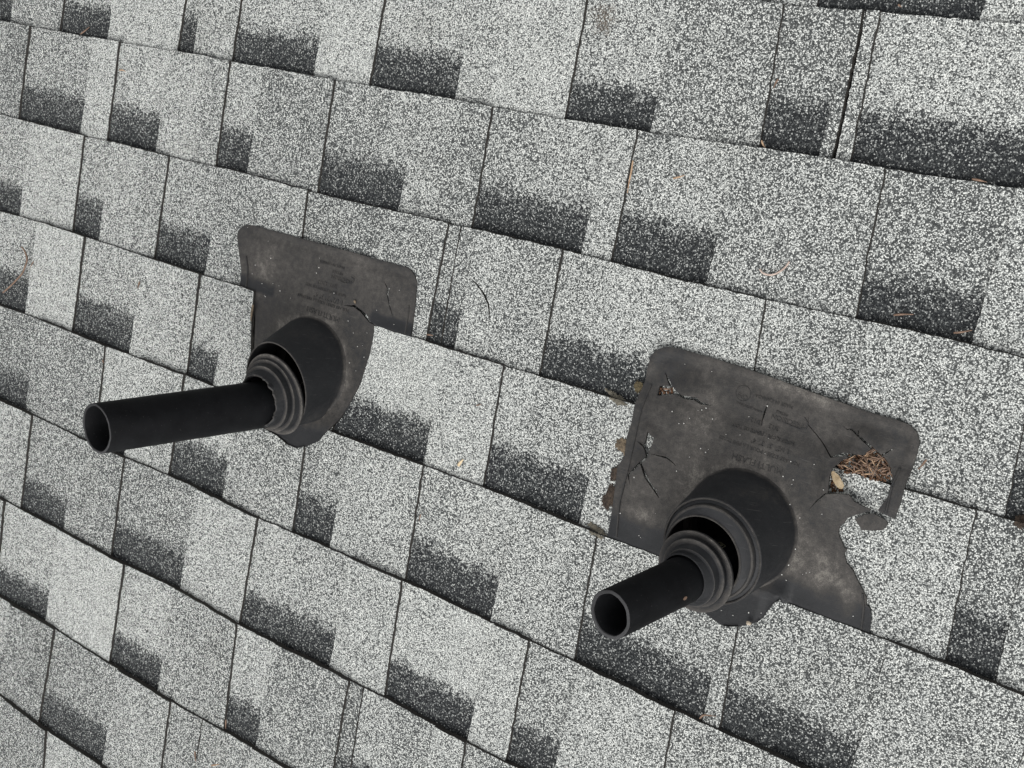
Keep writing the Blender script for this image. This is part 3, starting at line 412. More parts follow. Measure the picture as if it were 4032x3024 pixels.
def piece(k, kind, tone, u0t, u0b, u1t, u1b, name='shingle', coarse=False, gapL=0, gapR=0, exL=True, exR=True):
    """one exposed shingle piece of row k: between edges (u at butt, u at upper butt)"""
    rec = kind == 'r'; seed = random.random()*50
    drop = .0032 if rec else 0
    lift = random.uniform(0, .0012) if not rec else 0
    under = .006                                        # runs on beneath the course above
    step = .012 if coarse else .0045
    if rec:                                             # the lower layer continues under the teeth
        if exL: u0t -= .008; u0b -= .008
        if exR: u1t += .008; u1b += .008
    if not coarse:
        pass
    u0t += gapL; u0b += gapL; u1t -= gapR; u1b -= gapR
    def edge(ut, ub, n):
        return [(ut+(ub-ut)*t, vb(k, ut)*(1-t)+(vb(k+1, ub)-under)*t) for t in [i/n for i in range(n+1)]]
    n = max(3, int(EXPO/step)); le = edge(u0t, u0b, n); re = edge(u1t, u1b, n)
    m = max(2, int((u1t-u0t)/step))
    top = [(u0t+(u1t-u0t)*i/m, 0) for i in range(1, m)]; top = [(u, vb(k, u)) for u, _ in top]
    bot = [(u0b+(u1b-u0b)*i/m, 0) for i in range(1, m)]; bot = [(u, vb(k+1, u)-under) for u, _ in bot]
    out = le[::-1] + top + re + bot[::-1]
    if rec: out = [(u, v-(.0006 if abs(v-vb(k, u)) < .002 else 0)) for u, v in out]
    if not coarse: out = rag([(u+.0009*vnoise(u, v, 60, seed+3), v) for u, v in out], .00075, seed)
    holes = []
    if not coarse:
        for hh, bb in ((HOLE1, B1), (HOLE2, B2)):
            if k in (2, 3, 4) and u0t-.02 < bb[0]+.06 and u1t+.02 > bb[0]-.06: holes.append(hh)
        if k in (3, 4) and u0t < -.19 and u1t > -.42: holes.append(CUT1)
        if k == 4 and u0t < .45 and u1t > .2: holes.append(CUT2)
        if k == 2:
            a = [p for p in ARC if inside(p, out)]
            if len(a) > 3: holes.append(ribbon(a, .0013))
    twist = random.uniform(-.0008, .0008)
    if k in (2, 3, 4) and ((u0t < -.15 and u1t > -.46) or (u0t < .56 and u1t > .12)): lift = twist = 0
    um = (u0t+u1t)/2
    def hf(u, v):
        h = h_tooth(k, u, v)-drop
        t = max(0, 1-frac(k, u, v)); h += (lift + twist*(u-um)/.1)*t*t
        h += .0004*vnoise(u, v, 40, seed)
        if rec: h = min(h, h_tooth(k, u, v)-.0026)
        return h
    def th(u, v): return (.0026 if rec else .0040)+(.0034 if abs(v-vb(k, u)) < .003 else 0)
    bandlen = BANDS.get((k, round(u0t+.008, 3)), random.uniform(.048, .062)) if rec else 0
    tn = tone; wd = u1t-u0t
    spl, stp = u0t+wd*random.uniform(.25, .75), (random.choice([-.16, .13, -.1]) if wd > .09 and random.random() < .5 else 0)
    if tone > .9 or tone < .46: stp *= .5
    me = sheet(out, holes, None if coarse else .013, hf, th, [M_GRAN, M_ASPH], lambda u, v: (u, v-vb(k+1, u)),
               {'tone': lambda u, v, z: tn, 'band': lambda u, v, z: bandlen, 'split': lambda u, v, z: spl, 'step': lambda u, v, z: stp}, None, 0 if coarse else .0011)
    me.name = name
    return me
BANDS = {}
deck = sheet([(-3.2, -2.6), (3.2, -2.6), (3.2, 2.6), (-3.2, 2.6)], [HOLE1, HOLE2], None, lambda u, v: -.0075, lambda u, v: .012, [M_DECK, M_DECK])
d = link_mesh('roof_deck', deck, roof)
under = sheet([(-1.2, -.9), (1.2, -.9), (1.2, .9), (-1.2, .9)], [], None, lambda u, v: -.30, lambda u, v: .01, [M_DECK, M_DECK])  # added dark sheet below the boot holes, blocks light from underneath
link_mesh('blackout_sheet', under, roof)
cam_r = Matrix([list(r) for r in CROT]).transposed()
def project(u, v, h=0):
    c = cam_r @ (Vector((u, v, h))-Vector(CAM)); return (.5+c.x/-c.z*2600/2212, .5-c.y/-c.z*2600/1659)
far = []; count = 0
for k in range(-12, 20):
    spec = ROWS.get(k)
    items = []      # (kind, tone, left edge, right edge, gapL, gapR)
    def auto(u, side, kind, lim):
        res = []
        while (u > -lim) if side < 0 else (u < lim):
            wd = random.choice([.05, .08, .1, .12, .15, .2])*random.uniform(.85, 1.15) if kind == 't' else random.choice([.04, .07, .1, .12])*random.uniform(.85, 1.15)
            res.append((kind, random.choice([.45, .55, .65, .75, .85, .95]), u-wd if side < 0 else u, u if side < 0 else u+wd))
            u += side*wd; kind = 'r' if kind == 't' else 't'
        return res
    LIM = 2.6
    if spec:
        bs = [e for e in spec if e[0] in 'LRG']; ks = [e for e in spec if e[0] in 'tr']
        for i in range(1, len(ks)-1):
            a, b = bs[i-1], bs[i]
            gl = .0018 if a[0] == 'G' else 0; gr = .0018 if b[0] == 'G' else 0
            rl = ks[i][0] == 'r' and ks[i-1][0] == 'r'; rr_ = ks[i][0] == 'r' and ks[i+1][0] == 'r'
            items.append((ks[i][0], ks[i][1], (a[1], a[2]), (b[1], b[2]), (.0010 if rl else gl), (.0010 if rr_ else gr), not rl, not rr_))
        a = bs[0]; wd = .11; items.append((ks[0][0], ks[0][1], (a[1]-wd, a[2]-wd), (a[1], a[2]), 0, 0)); ul = a[1]-wd
        b = bs[-1]; items.append((ks[-1][0], ks[-1][1], (b[1], b[2]), (b[1]+.14, b[2]+.14), .0011 if b[0] == 'G' else 0, 0)); ur = b[1]+.14
        kl = 'r' if ks[0][0] == 't' else 't'; kr = 'r' if ks[-1][0] == 't' else 't'
        ext = auto(ul, -1, kl, LIM)+auto(ur, 1, kr, LIM)
    else:
        s = -LIM+random.uniform(0, .1); ext = auto(s, 1, 't', LIM)
    for e in ext: items.append((e[0], e[1], (e[2], e[2]), (e[3], e[3]), 0, 0))
    for kind, tone, a, b, gl, gr, *ex in items:
        exl, exr = ex if ex else (True, True)
        um = (a[0]+b[0])/2; vm = -(k-4)*EXPO-EXPO/2
        x, y = project(um, vm); near = -.12 < x < 1.12 and -.14 < y < 1.14
        if near:
            me = piece(k, kind, tone, a[0], a[1], b[0], b[1], gapL=gl, gapR=gr, exL=exl, exR=exr)
            o = link_mesh('shingle', me, roof); count += 1
        else:
            far.append(piece(k, kind, tone, a[0], a[1], b[0], b[1], coarse=True))
o = link_mesh('shingles', join(far, 'shingles'), roof); o['kind'] = 'stuff'
print('individual shingles', count, 'far', len(far))

# ---------------------------------------------------------------- flashings
def surf(u, v):
    k = row_of(u, v); t = frac(k, u, v); h = TH*(1-t)+.0006+wave(u, v)
    if t > .82: h += (TH-.0008)*((t-.82)/.18)**2*(3-2*(t-.82)/.18)      # sheet ramps up onto the next course
    return h
def dist_to(poly, u, v):
    d = 9; p = Vector((u, v))
    for i in range(len(poly)-1):
        a = Vector(poly[i]); b = Vector(poly[i+1]); ab = b-a; t = max(0, min(1, (p-a).dot(ab)/ab.length_squared)); d = min(d, (a+ab*t-p).length)
    return d
def sstep(a, b, x):
    t = max(0, min(1, (x-a)/(b-a))); return t*t*(3-2*t)
def rib_h(ribs, u, v, amp=.0011, w=.0022):
    d = min(dist_to(r, u, v) for r in ribs); return 0
def f1_h(u, v):
    k = row_of(u, v)
    s = surf(u, v)+.0018
    if k <= 2:
        t = frac(k, u, v); base = TH*(1-t)+.0006+wave(u, v)+.0018
        lo = TH*0.55
        h = base*(1-sstep(.7, 1, t))+ (wave(u, v)+.0034)*sstep(.7, 1, t)
    elif k == 3:
        t = frac(k, u, v); h = wave(u, v)+.0034*(1-t)+.0006*t + .0038*sstep(.8, 1, t)
        if t < .8: h = min(h, h_tooth(3, u, v)-.0018) if dist_to(F1_CUT, u, v) < .004 else h
    else:
        t = frac(k, u, v); h = .0042-.004*t+wave(u, v)
    h += .0007*vnoise(u, v, 28, 8)+rib_h(F1_RIBS, u, v, -.0012, .0016)
    # shallow channel inside the front rim
    d = dist_to(F1_TOP[4:12], u, v); h += -.0016*math.exp(-((d-.010)/.004)**2)+.0008*math.exp(-((d-.003)/.003)**2)
    return h
def dust1(u, v, z):
    r = math.hypot(u-B1[0], v-B1[1]); d = .47+.42*math.exp(-((r-B1[2])/.010)**2 if r > B1[2] else -1)*(.6+.8*max(0, vnoise(u, v, 50, 6)))+.12*vnoise(u, v, 14, 30)
    k = row_of(u, v)
    if k == 2:
        e = v-vb(3, u)
        d -= .38*max(1-sstep(-.392, -.384, u), sstep(-.226, -.218, u))*(1-sstep(.011, .019, e+.003*vnoise(u, v, 60, 44)))
    if k >= 3: d -= .05
    if k >= 4: d -= .3*sstep(.0, .01, vb(4, u)-v)
    for a, b, rr, am in PATCH1: d += am*math.exp(-((u-a)**2+(v-b)**2)/rr**2)*(.6+.9*max(0, vnoise(u, v, 70, 15)+.3))
    return max(0, d-.10*sstep(.0, .02, .012-dist_to(F1_TOP, u, v)))
out1 = F1_TOP + [(F1_TOP[-1][0]+.001, F1_TOP[-1][1]-.006)]
c0 = F1_CUT[0]
out1 += [(c0[0]+.006, vb(3, c0[0])-.006)] + [(x+(.0045 if x < -.352 and y > .03 else 0), y) for x, y in F1_CUT[1:-1]]
cl = F1_CUT[-1]
out1 += [(cl[0]-.005, vb(3, cl[0])-.004), (F1_LEFT[0][0]-.001, vb(3, F1_LEFT[0][0])-.006)] + F1_LEFT[1:]
# drop accidental duplicates
def grow(poly, d):
    n = len(poly); ar = sum(poly[i][0]*poly[(i+1) % n][1]-poly[(i+1) % n][0]*poly[i][1] for i in range(n)); sg = 1 if ar > 0 else -1
    o = []
    for i in range(n):
        a, b, c = Vector(poly[i-1]), Vector(poly[i]), Vector(poly[(i+1) % n]); t = (b-a).normalized()+(c-b).normalized()
        if t.length < .3: o.append(poly[i]); continue
        t.normalize(); o.append((b.x+sg*t.y*d, b.y-sg*t.x*d))
    return o
def clean(poly):
    o = []
    for p in poly:
        if not o or (Vector(p)-Vector(o[-1])).length > 4e-4: o.append(p)
    return o
out1 = densify(clean(out1), .004)
f1 = root('pipe_flashing', B1[0], B1[1], .004)
tag(f1, 'smaller dark rubber pipe flashing at left centre with one wide diagonal crack', 'flashing', 'rubber pipe flashings on the roof')
plate1 = sheet(out1, [ring2(B1, B1[2]-.004, 40)]+[clean(grow(h, .0003)) for h in F1_HOLES], .0042, f1_h, lambda u, v: .003, [M_RUB, M_RUB], None, {'dust_highlight': dust1})
link_mesh('plate', plate1, f1)
FLAPS = [  # centre, radius, height, side point
]
def P5(i): return F2_HOLES[0][i]
lobe_c = Vector(F2_HOLES[0][6]); lobe_side = Vector(F2_TOPDIR)
def f2_h(u, v):
    k = row_of(u, v)
    if k <= 3: h = surf(u, v)+.0022
    else: t = frac(k, u, v); h = (.0046 if .262 < u < .352 else .0022)-.004*t+wave(u, v)
    if k == 3:
        t = frac(3, u, v)
        if u < .245 or u > .375:         # sheet dips to slip beneath the course above
            h0 = TH*(1-t)+.0006+wave(u, v)+.0022; h = h0
    h += .0012*(1-sstep(.75, .95, frac(3, u, v)) if k == 3 else (1 if k < 3 else 0))
    h += .0008*vnoise(u, v, 24, 18)+rib_h(F2_RIBS, u, v, -.0014, .0018)
    d = dist_to(F2_RIM, u, v); h += -.0013*math.exp(-((d-.013)/.005)**2)+.0012*math.exp(-((d-.004)/.004)**2)
    # curled lobe above the upper left tear
    p = Vector((u, v))-lobe_c
    if p.dot(lobe_side) > -.0002: h += .0085*max(0, 1-(p.length/.030)**2)**1.3
    # raised lips round the large tear
    d = dist_to(F2_TEAR, u, v); h += .0075*math.exp(-(d/.012)**2)
    d = dist_to(F2_TEARL, u, v); h += .0048*math.exp(-(d/.008)**2)
    return h
def dust2(u, v, z):
    r = math.hypot(u-B2[0], v-B2[1]); d = .42+.38*math.exp(-((r-B2[2])/.012)**2 if r > B2[2] else -1)*(.6+.8*max(0, vnoise(u, v, 50, 6)))
    d += .16*vnoise(u, v, 10, 31)+.10*vnoise(u, v, 28, 33)
    k = row_of(u, v)
    if k == 3:
        e = v-vb(4, u)
        d -= .45*max(1-sstep(.245, .27, u), sstep(.32, .345, u))*(1-sstep(.020, .036, e+.008*vnoise(u, v, 30, 41)))
    if k >= 4: d -= .4
    dd = dist_to(F2_RIM, u, v); d += .25*math.exp(-((dd-.004)/.005)**2)*max(0, vnoise(u, v, 20, 40)+.5)
    if u > .47: d -= .08
    for a, b, rr, am in PATCH2: d += am*math.exp(-((u-a)**2+(v-b)**2)/rr**2)*(.6+.9*max(0, vnoise(u, v, 70, 15)+.3))
    return max(0, d)
o2 = F2_OUT + [(F2_OUT[-1][0], F2_OUT[-1][1]-.006)]
o2 += [(u, vb(4, u)-.007) for u in [F2_OUT[-1][0]-.02, F2_OUT[-1][0]-.05, F2_CUT[0][0]+.006]] + F2_CUT + [(u, vb(4, u)-.007) for u in [F2_CUT[-1][0]-.004, F2_LOW[0][0]+.03, F2_LOW[0][0]]] + F2_LOW[1:]
o2 = densify(clean(o2), .0045)
f2 = root('pipe_flashing', B2[0], B2[1], .004)
tag(f2, 'large torn dark rubber pipe flashing at right with a ragged hole full of needles', 'flashing', 'rubber pipe flashings on the roof')
plate2 = sheet(o2, [ring2(B2, B2[2]-.004, 40)]+[clean(grow(h, .0011 if i_ == 0 else .00045)) for i_, h in enumerate(F2_HOLES)], .0042, f2_h, lambda u, v: .003, [M_RUB, M_RUB], None, {'dust_highlight': dust2})
link_mesh('plate', plate2, f2)

def strip_mesh(pts, w, hf, rel, closed=False, mat=None):
    P = [Vector(p) for p in densify(pts, .002, closed)]; n = len(P)
    bm = bmesh.new(); la = bm.verts.layers.float.new('dust_highlight'); rows = []
    for i, p in enumerate(P):
        d = ((P[(i+1) % n] if closed else P[min(i+1, n-1)])-(P[i-1] if closed or i else P[0])).normalized(); nn = Vector((-d.y, d.x))
        r = []
        for s, z in ((-1, -.0003), (-.5, rel), (.5, rel), (1, -.0003)):
            q = p+nn*w*s; v = bm.verts.new((q.x, q.y, hf(q.x, q.y)+z)); v[la] = .34; r.append(v)
        rows.append(r)
    for i in range(n if closed else n-1):
        A, B = rows[i], rows[(i+1) % n]
        for j in range(3): bm.faces.new([A[j], A[j+1], B[j+1], B[j]])
    bmesh.ops.recalc_face_normals(bm, faces=bm.faces)
    me = bpy.data.meshes.new('strip'); bm.to_mesh(me); bm.free(); me.materials.append(mat or M_RUB); return me
for ribs, hf, par in ((F1_RIBS, f1_h, f1), (F2_RIBS, f2_h, f2)):
    for rb in ribs: link_mesh('rib', strip_mesh(rb, .0014, hf, .0013), par)
# boots: base flare, tapering wall, rolled rim, inner wall
def boot(base, hf, rims, inner, parent, dustf):
    N = 96; rings = []
    def ground(r): return [Vector((base[0]+r*math.cos(2*math.pi*i/N+PH), base[1]+r*math.sin(2*math.pi*i/N+PH), 0)) for i in range(N)]
    top = circle(*rims[0], N)
    # align start angle of the base rings with the rim rings
    d0 = top[0]-Vector(rims[0][0]); d1 = top[N//4]-Vector(rims[0][0]); PH = math.atan2(d0.y, d0.x); sgn = 1 if (d0.x*d1.y-d0.y*d1.x) > 0 else -1
    def g(r, dz):
        return [Vector((base[0]+r*math.cos(PH+sgn*2*math.pi*i/N), base[1]+r*math.sin(PH+sgn*2*math.pi*i/N), 0)) for i in range(N)], dz
    for r, dz in ((base[2]+.0025, -.0008), (base[2]+.0006, .0008), (base[2]-.0002, .0022), (base[2]-.0009, .005)):
        rr, z = g(r, dz)
        for p in rr: p.z = hf(p.x, p.y)+z
        rings.append(rr)
    b = rings[-1]
    for t in (.2, .4, .6, .8, .97): rings.append([x.lerp(y, t) for x, y in zip(b, top)])
    rings.append(top)
    for q in rims[1:]: rings.append(circle(*q, N))
    for q in inner: rings.append(circle(*q, N))
    me = loft(rings, [M_RUB], dustf, 30); return link_mesh('boot', me, parent)
n1 = (-.08, -.24, 1)
def off(c, n, d): n = Vector(n).normalized(); return tuple(Vector(c)+n*d)
r1c = (-.311, .0495, .052)
def bd1(i, co):
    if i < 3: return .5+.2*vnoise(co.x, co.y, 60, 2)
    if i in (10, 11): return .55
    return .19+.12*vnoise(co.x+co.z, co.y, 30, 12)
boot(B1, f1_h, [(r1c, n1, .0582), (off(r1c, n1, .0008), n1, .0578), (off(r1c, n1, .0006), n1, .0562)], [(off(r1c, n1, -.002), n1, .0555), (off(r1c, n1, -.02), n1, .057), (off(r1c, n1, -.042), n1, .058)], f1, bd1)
n2 = (-.07, -.18, 1); r2c = (.3023, .0401, .050)
def bd2(i, co):
    if i < 3: return .5+.2*vnoise(co.x, co.y, 60, 2)
    if i in (10, 11, 15, 16, 19, 20): return .5
    return .19+.12*vnoise(co.x+co.z, co.y, 30, 12)
mid = off(r2c, n2, .0045); top_ = (.2965, .0330, .0575)
boot(B2, f2_h, [(r2c, n2, .0562), (off(r2c, n2, .0008), n2, .0552), (off(r2c, n2, .0004), n2, .0540), (off(r2c, n2, -.0010), n2, .0534), (off(r2c, n2, -.0004), n2, .0520), (off(r2c, n2, .0005), n2, .0505), (off(mid, n2, .001), n2, .0495), (off(mid, n2, .0018), n2, .0480), (off(mid, n2, .0014), n2, .0465), (off(top_, n2, -.0015), n2, .0445), (top_, n2, .0432), (off(top_, n2, -.0006), n2, .0418)], [(off(top_, n2, -.004), n2, .0415), (off(top_, n2, -.006), n2, .047), (off(top_, n2, -.045), n2, .055)], f2, bd2)

# embossed lettering
def text_mesh(s, a, b, hf, rel, flat=False):
    cu = bpy.data.curves.new('t', 'FONT'); cu.body = s; cu.extrude = 0; cu.resolution_u = 2
    ob = bpy.data.objects.new('t', cu); COL.objects.link(ob)
    dg = bpy.context.evaluated_depsgraph_get(); me = bpy.data.meshes.new_from_object(ob.evaluated_get(dg))
    bpy.data.objects.remove(ob); 
    xs = [v.co.x for v in me.vertices]; x0, x1 = min(xs), max(xs)
    A = Vector(a); B = Vector(b); d = B-A; sc = d.length/(x1-x0); d.normalize(); up = Vector((-d.y, d.x))
    bm = bmesh.new(); bm.from_mesh(me); bpy.data.meshes.remove(me)
    for v in bm.verts:
        p = A+d*(v.co.x-x0)*sc+up*(v.co.y*sc); v.co = (p.x, p.y, hf(p.x, p.y)+rel)
    be = [e for e in bm.edges if len(e.link_faces) == 1]; low = {}
    for f in bm.faces:
        if f.normal.z < 0: pass
    for e in be:
        for v in e.verts:
            if v not in low: low[v] = bm.verts.new(v.co-Vector((0, 0, rel+.0004)))
    for e in be:
        p, q = e.verts; bm.faces.new([p, q, low[q], low[p]])
    bmesh.ops.recalc_face_normals(bm, faces=bm.faces)
    la = bm.verts.layers.float.new('dust_highlight')
    for v in bm.verts: v[la] = .36
    me = bpy.data.meshes.new('lettering'); bm.to_mesh(me); bm.free(); me.materials.append(M_RUB); return me
for T, hf, par, logo in ((TEXT1, f1_h, f1, LOGO1), (TEXT2, f2_h, f2, LOGO2)):
    for s, _, ab in [(t[0], t[1], t[2:]) for t in T]:
        pts = ab if len(ab) == 2 else ab[0]
        link_mesh('lettering', text_mesh(s, pts[0], pts[1], hf, .0006), par)
    link_mesh('logo_swoosh', strip_mesh(logo, .0009, hf, .0007), par)
link_mesh('emblem_ring', strip_mesh(ring2(RING2, .0080, 24), .0004, f2_h, .0004, True), f2)

# torn scrap of rubber bridging the tear
scr = root('rubber_scrap', SCRAP[0][0], SCRAP[0][1], .01)
def sc_h(u, v): return surf(u, v)+.0035+wave(u, v)+.0022*vnoise(u, v, 35, 4)+rib_h([SCRAP_RIB], u, v, .0009, .0018)
link_mesh('flap', sheet(rag(densify([(x+.001, y-.0035) for x, y in SCRAP], .003), .0005, 5), [], .004, sc_h, lambda u, v: .002, [M_RUB, M_RUB], None, {'dust_highlight': lambda u, v, z: .52}), scr)
tag(scr, 'loose rubber scrap lying across the open tear at the lower right of the flashing', 'rubber scrap')

# ---------------------------------------------------------------- pipes
def pipe(P, label, depth):
    e = Vector(P[0]); d = Vector((P[1][0], P[1][1], 1)).normalized(); ro, wl = P[2], P[4]
    N = 72; fn = Vector((P[1][0]*.45, P[1][1]*.62, 1)).normalized() if False else d
    L = depth
    en = Vector((P[5][0], P[5][1], 1)).normalized()
    def cut(ring, wt):
        return [p-d*(wt*((p-e).dot(en)-(p-e).dot(d)*d.dot(en))/d.dot(en)) for p in ring]
    def jag(t, r): return (r+.0002*math.sin(7*t)+.00025*noise.noise(Vector((math.cos(t)*9, math.sin(t)*9, ro*90))), .0004*noise.noise(Vector((math.cos(t)*4, math.sin(t)*4, 3))))
    rings = [circle(e-d*L, d, ro, N)]
    for t in (.75, .5, .25): rings.append(circle(e-d*L*t, d, ro, N))
    rings += [circle(e-d*.0012, d, ro, N), circle(e-d*.0003, d, ro-.0003, N, jag), circle(e, d, ro-.0009, N, jag), circle(e, d, ro-wl+.0005, N, jag), circle(e-d*.001, d, ro-wl, N, jag)]
    for t in (.05, .3, .7, 1): rings.append(circle(e-d*L*t, d, ro-wl, N))
    wts = [0, 0, 0, 0, 1, 1, 1, 1, 1, 1, 1, 0, 0]
    rings = [cut(r_, w_) for r_, w_ in zip(rings, wts)]
    me = loft(rings, [M_PIPE, M_PIPE_END], None, 40, [0]*4+[0, 1, 1, 1, 0, 0, 0, 0])
    o = link_mesh('vent_pipe', me, None, tuple(e-d*L)); return tag(o, label, 'vent pipe', 'black plastic vent pipes through the roof'), e, d
p1, e1, d1 = pipe(P1, 'long thick black plastic vent pipe leaning out of the left flashing', .36)
p2, e2, d2 = pipe(P2, 'short black plastic vent pipe leaning out of the torn right flashing', .30)
# faint marks on pipes
def chip_on_pipe(e, d, r, s, ang, size, mat, parent):
    a = d.cross(Vector((0, 1, 0))).normalized(); b = d.cross(a)
    bm = bmesh.new(); vs = []
    for i in range(7):
        t = i/7*2*math.pi; rr = size*(.7+.5*random.random()); th = ang+rr*math.sin(t)/r; ss = s+rr*math.cos(t)*1.6
        vs.append(bm.verts.new(e-d*ss+(r+.0005)*(math.cos(th)*a+math.sin(th)*b)))
    bm.faces.new(vs); me = bpy.data.meshes.new('chip'); bm.to_mesh(me); bm.free(); me.materials.append(mat)
    o = bpy.data.objects.new('rust_flake', me); COL.objects.link(o)
    me.transform(Matrix.Translation(-orig(parent)) if '_o' in parent else (RM.inverted() @ parent.matrix_world).inverted()); o.parent = parent
def angle_to(e, d, s, u, v):      # angle round the pipe facing the camera, shifted
    a = d.cross(Vector((0, 1, 0))).normalized(); b = d.cross(a); c = (Vector(CAM)-(e-d*s)).normalized(); return math.atan2(c.dot(b), c.dot(a))
chip_on_pipe(e2, d2, P2[2], .078, angle_to(e2, d2, .078, 0, 0)-.75, .0024, M_NEED[0], p2)

# collars: stepped rubber cones that cracked off the boots
def collar(cir, e, d, ro, label, ragged, mats=None):
    N = 96; rings = []
    prof = cir
    for q in prof:
        rings.append(circle(q[0], q[1], q[2], N, q[3] if len(q) > 3 else None))
    c = root('pipe_collar', *rings[0][0].lerp(rings[0][N//2], .5))
    def du(i, co): return prof[i][4] if len(prof[i]) > 4 else .3
    me = loft(rings, [M_RUB], lambda i, co: max(0, (prof[i][4]*1.3-.15 if prof[i][4] > .44 else prof[i][4]*.45)+.12*vnoise(co.x, co.y, 70, 3)+.25*max(0, vnoise(co.x, co.y+co.z, 30, 13)-.1)), 17)  # step edges brightened in the colour as rim highlights and thin dust lines
    link_mesh('stepped_collar', me, c); tag(c, label, 'pipe collar', 'stepped rubber collars round the pipes'); return c
def on(c, n, hz): return (c, n, hz)
def rg(t, r):
    x = noise.noise(Vector((math.cos(t)*5, math.sin(t)*5, 1.3))); y = noise.noise(Vector((math.cos(t)*16, math.sin(t)*16, 4.7)))
    return (r+.0006*y, .0016*x+.0022*max(0, y)+.0010*y)
A = (-.05, -.205, 1); c1 = []
def seq(specs): return specs
K1o, K1m, K1i, K1l = (-.3096, .0388, .055), (-.3105, .0372, .062), (-.3097, .035, .070), (-.3115, .0312, .0785)
nO = (-.07, -.30, 1); nM = (-.05, -.22, 1)
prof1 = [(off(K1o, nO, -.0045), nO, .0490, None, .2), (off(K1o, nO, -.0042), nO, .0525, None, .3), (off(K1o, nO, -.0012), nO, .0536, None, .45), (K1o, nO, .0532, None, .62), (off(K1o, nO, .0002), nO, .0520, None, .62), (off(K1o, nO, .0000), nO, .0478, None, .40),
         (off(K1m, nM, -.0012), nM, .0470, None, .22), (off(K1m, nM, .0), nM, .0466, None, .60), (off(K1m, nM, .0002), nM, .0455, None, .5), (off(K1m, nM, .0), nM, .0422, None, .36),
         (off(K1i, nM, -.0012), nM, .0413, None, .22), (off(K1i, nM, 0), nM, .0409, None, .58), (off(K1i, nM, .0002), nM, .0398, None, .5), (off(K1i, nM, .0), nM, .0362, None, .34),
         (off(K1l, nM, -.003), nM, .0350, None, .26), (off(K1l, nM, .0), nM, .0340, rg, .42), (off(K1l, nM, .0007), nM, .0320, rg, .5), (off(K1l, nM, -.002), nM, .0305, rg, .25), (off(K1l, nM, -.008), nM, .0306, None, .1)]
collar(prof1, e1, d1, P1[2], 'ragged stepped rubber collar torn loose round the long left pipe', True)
K2o, K2m, K2i, K2l = (.2942, .0168, .060), (.2956, .0172, .068), (.2948, .0130, .074), (.2912, .0116, .0795)
N2 = (-.09, -.21, 1)
prof2 = [(off(K2o, N2, -.0045), N2, .0390, None, .2), (off(K2o, N2, -.0042), N2, .0425, None, .3), (off(K2o, N2, -.0010), N2, .0432, None, .45), (K2o, N2, .0429, None, .6), (off(K2o, N2, .0002), N2, .0418, None, .52), (off(K2o, N2, .0), N2, .0366, None, .40),
         (off(K2m, N2, -.0012), N2, .0361, None, .2), (off(K2m, N2, .0), N2, .0357, None, .55), (off(K2m, N2, .0002), N2, .0348, None, .5), (off(K2m, N2, .0), N2, .0308, None, .36),
         (off(K2i, N2, -.0008), N2, .0303, None, .2), (off(K2i, N2, 0), N2, .0300, None, .52), (off(K2i, N2, .0002), N2, .0292, None, .42), (off(K2i, N2, .0), N2, .0268, None, .3),
         (off(K2l, N2, -.001), N2, .0264, None, .25), (off(K2l, N2, .0), N2, .0258, None, .42), (off(K2l, N2, .0), N2, .0246, None, .4), (off(K2l, N2, -.006), N2, .0243, None, .1)]
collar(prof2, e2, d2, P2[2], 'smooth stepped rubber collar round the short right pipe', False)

# ---------------------------------------------------------------- small things
def ground_h(u, v):
    k = row_of(u, v); return TH*(1-frac(k, u, v))+.0006+wave(u, v)+.0012
for i, (pts, col, wd, lab, kind) in enumerate(NEEDLES):
    q = [(p[0], p[1], ground_h(p[0], p[1])+wd+(.0015 if 0 < j < len(pts)-1 else .0004)) for j, p in enumerate(pts)]
    me = tube(q, wd, M_NEED[col], taper=kind != 'twig')
    o = link_mesh(kind, me, None, q[0]); tag(o, lab, 'pine needle' if kind == 'pine_needle' else 'twig', 'fallen needles on the roof' if kind == 'pine_needle' else 'curved twigs on the roof')
# winged seed
s0 = Vector(SEED[0]); s1 = Vector(SEED[-1]); sdv = (s1-s0); sn = Vector((-sdv.y, sdv.x, 0)).normalized()
bm = bmesh.new(); rows = []
for i in range(15):
    t = i/14; c = s0.lerp(s1, t); wv = .0040*(min(1, (t+.12)*2.2)**.8)*(1-t**5)**.5*(.8+.25*t)+.0003
    r = []
    for j in range(7):
        x = (j-3)/3; r.append(bm.verts.new((c.x+sn.x*wv*x, c.y+sn.y*wv*x, surf(s0.x, s0.y)+.0075+.0012*math.sin(t*3)+.0004*math.sin(j*3+i)+(.0016*max(0, .25-t)*4*(1-x*x)))))
    rows.append(r)
for i in range(14):
    for j in range(6): bm.faces.new([rows[i][j], rows[i][j+1], rows[i+1][j+1], rows[i+1][j]]).smooth = True
bmesh.ops.solidify(bm, geom=bm.faces[:], thickness=.0005)
me = bpy.data.meshes.new('seed'); bm.to_mesh(me); bm.free(); me.materials.append(M_SEED)
o = link_mesh('maple_seed', me, None, SEED[0]); tag(o, 'pale tan winged maple seed inside the hole of the torn flashing', 'seed')
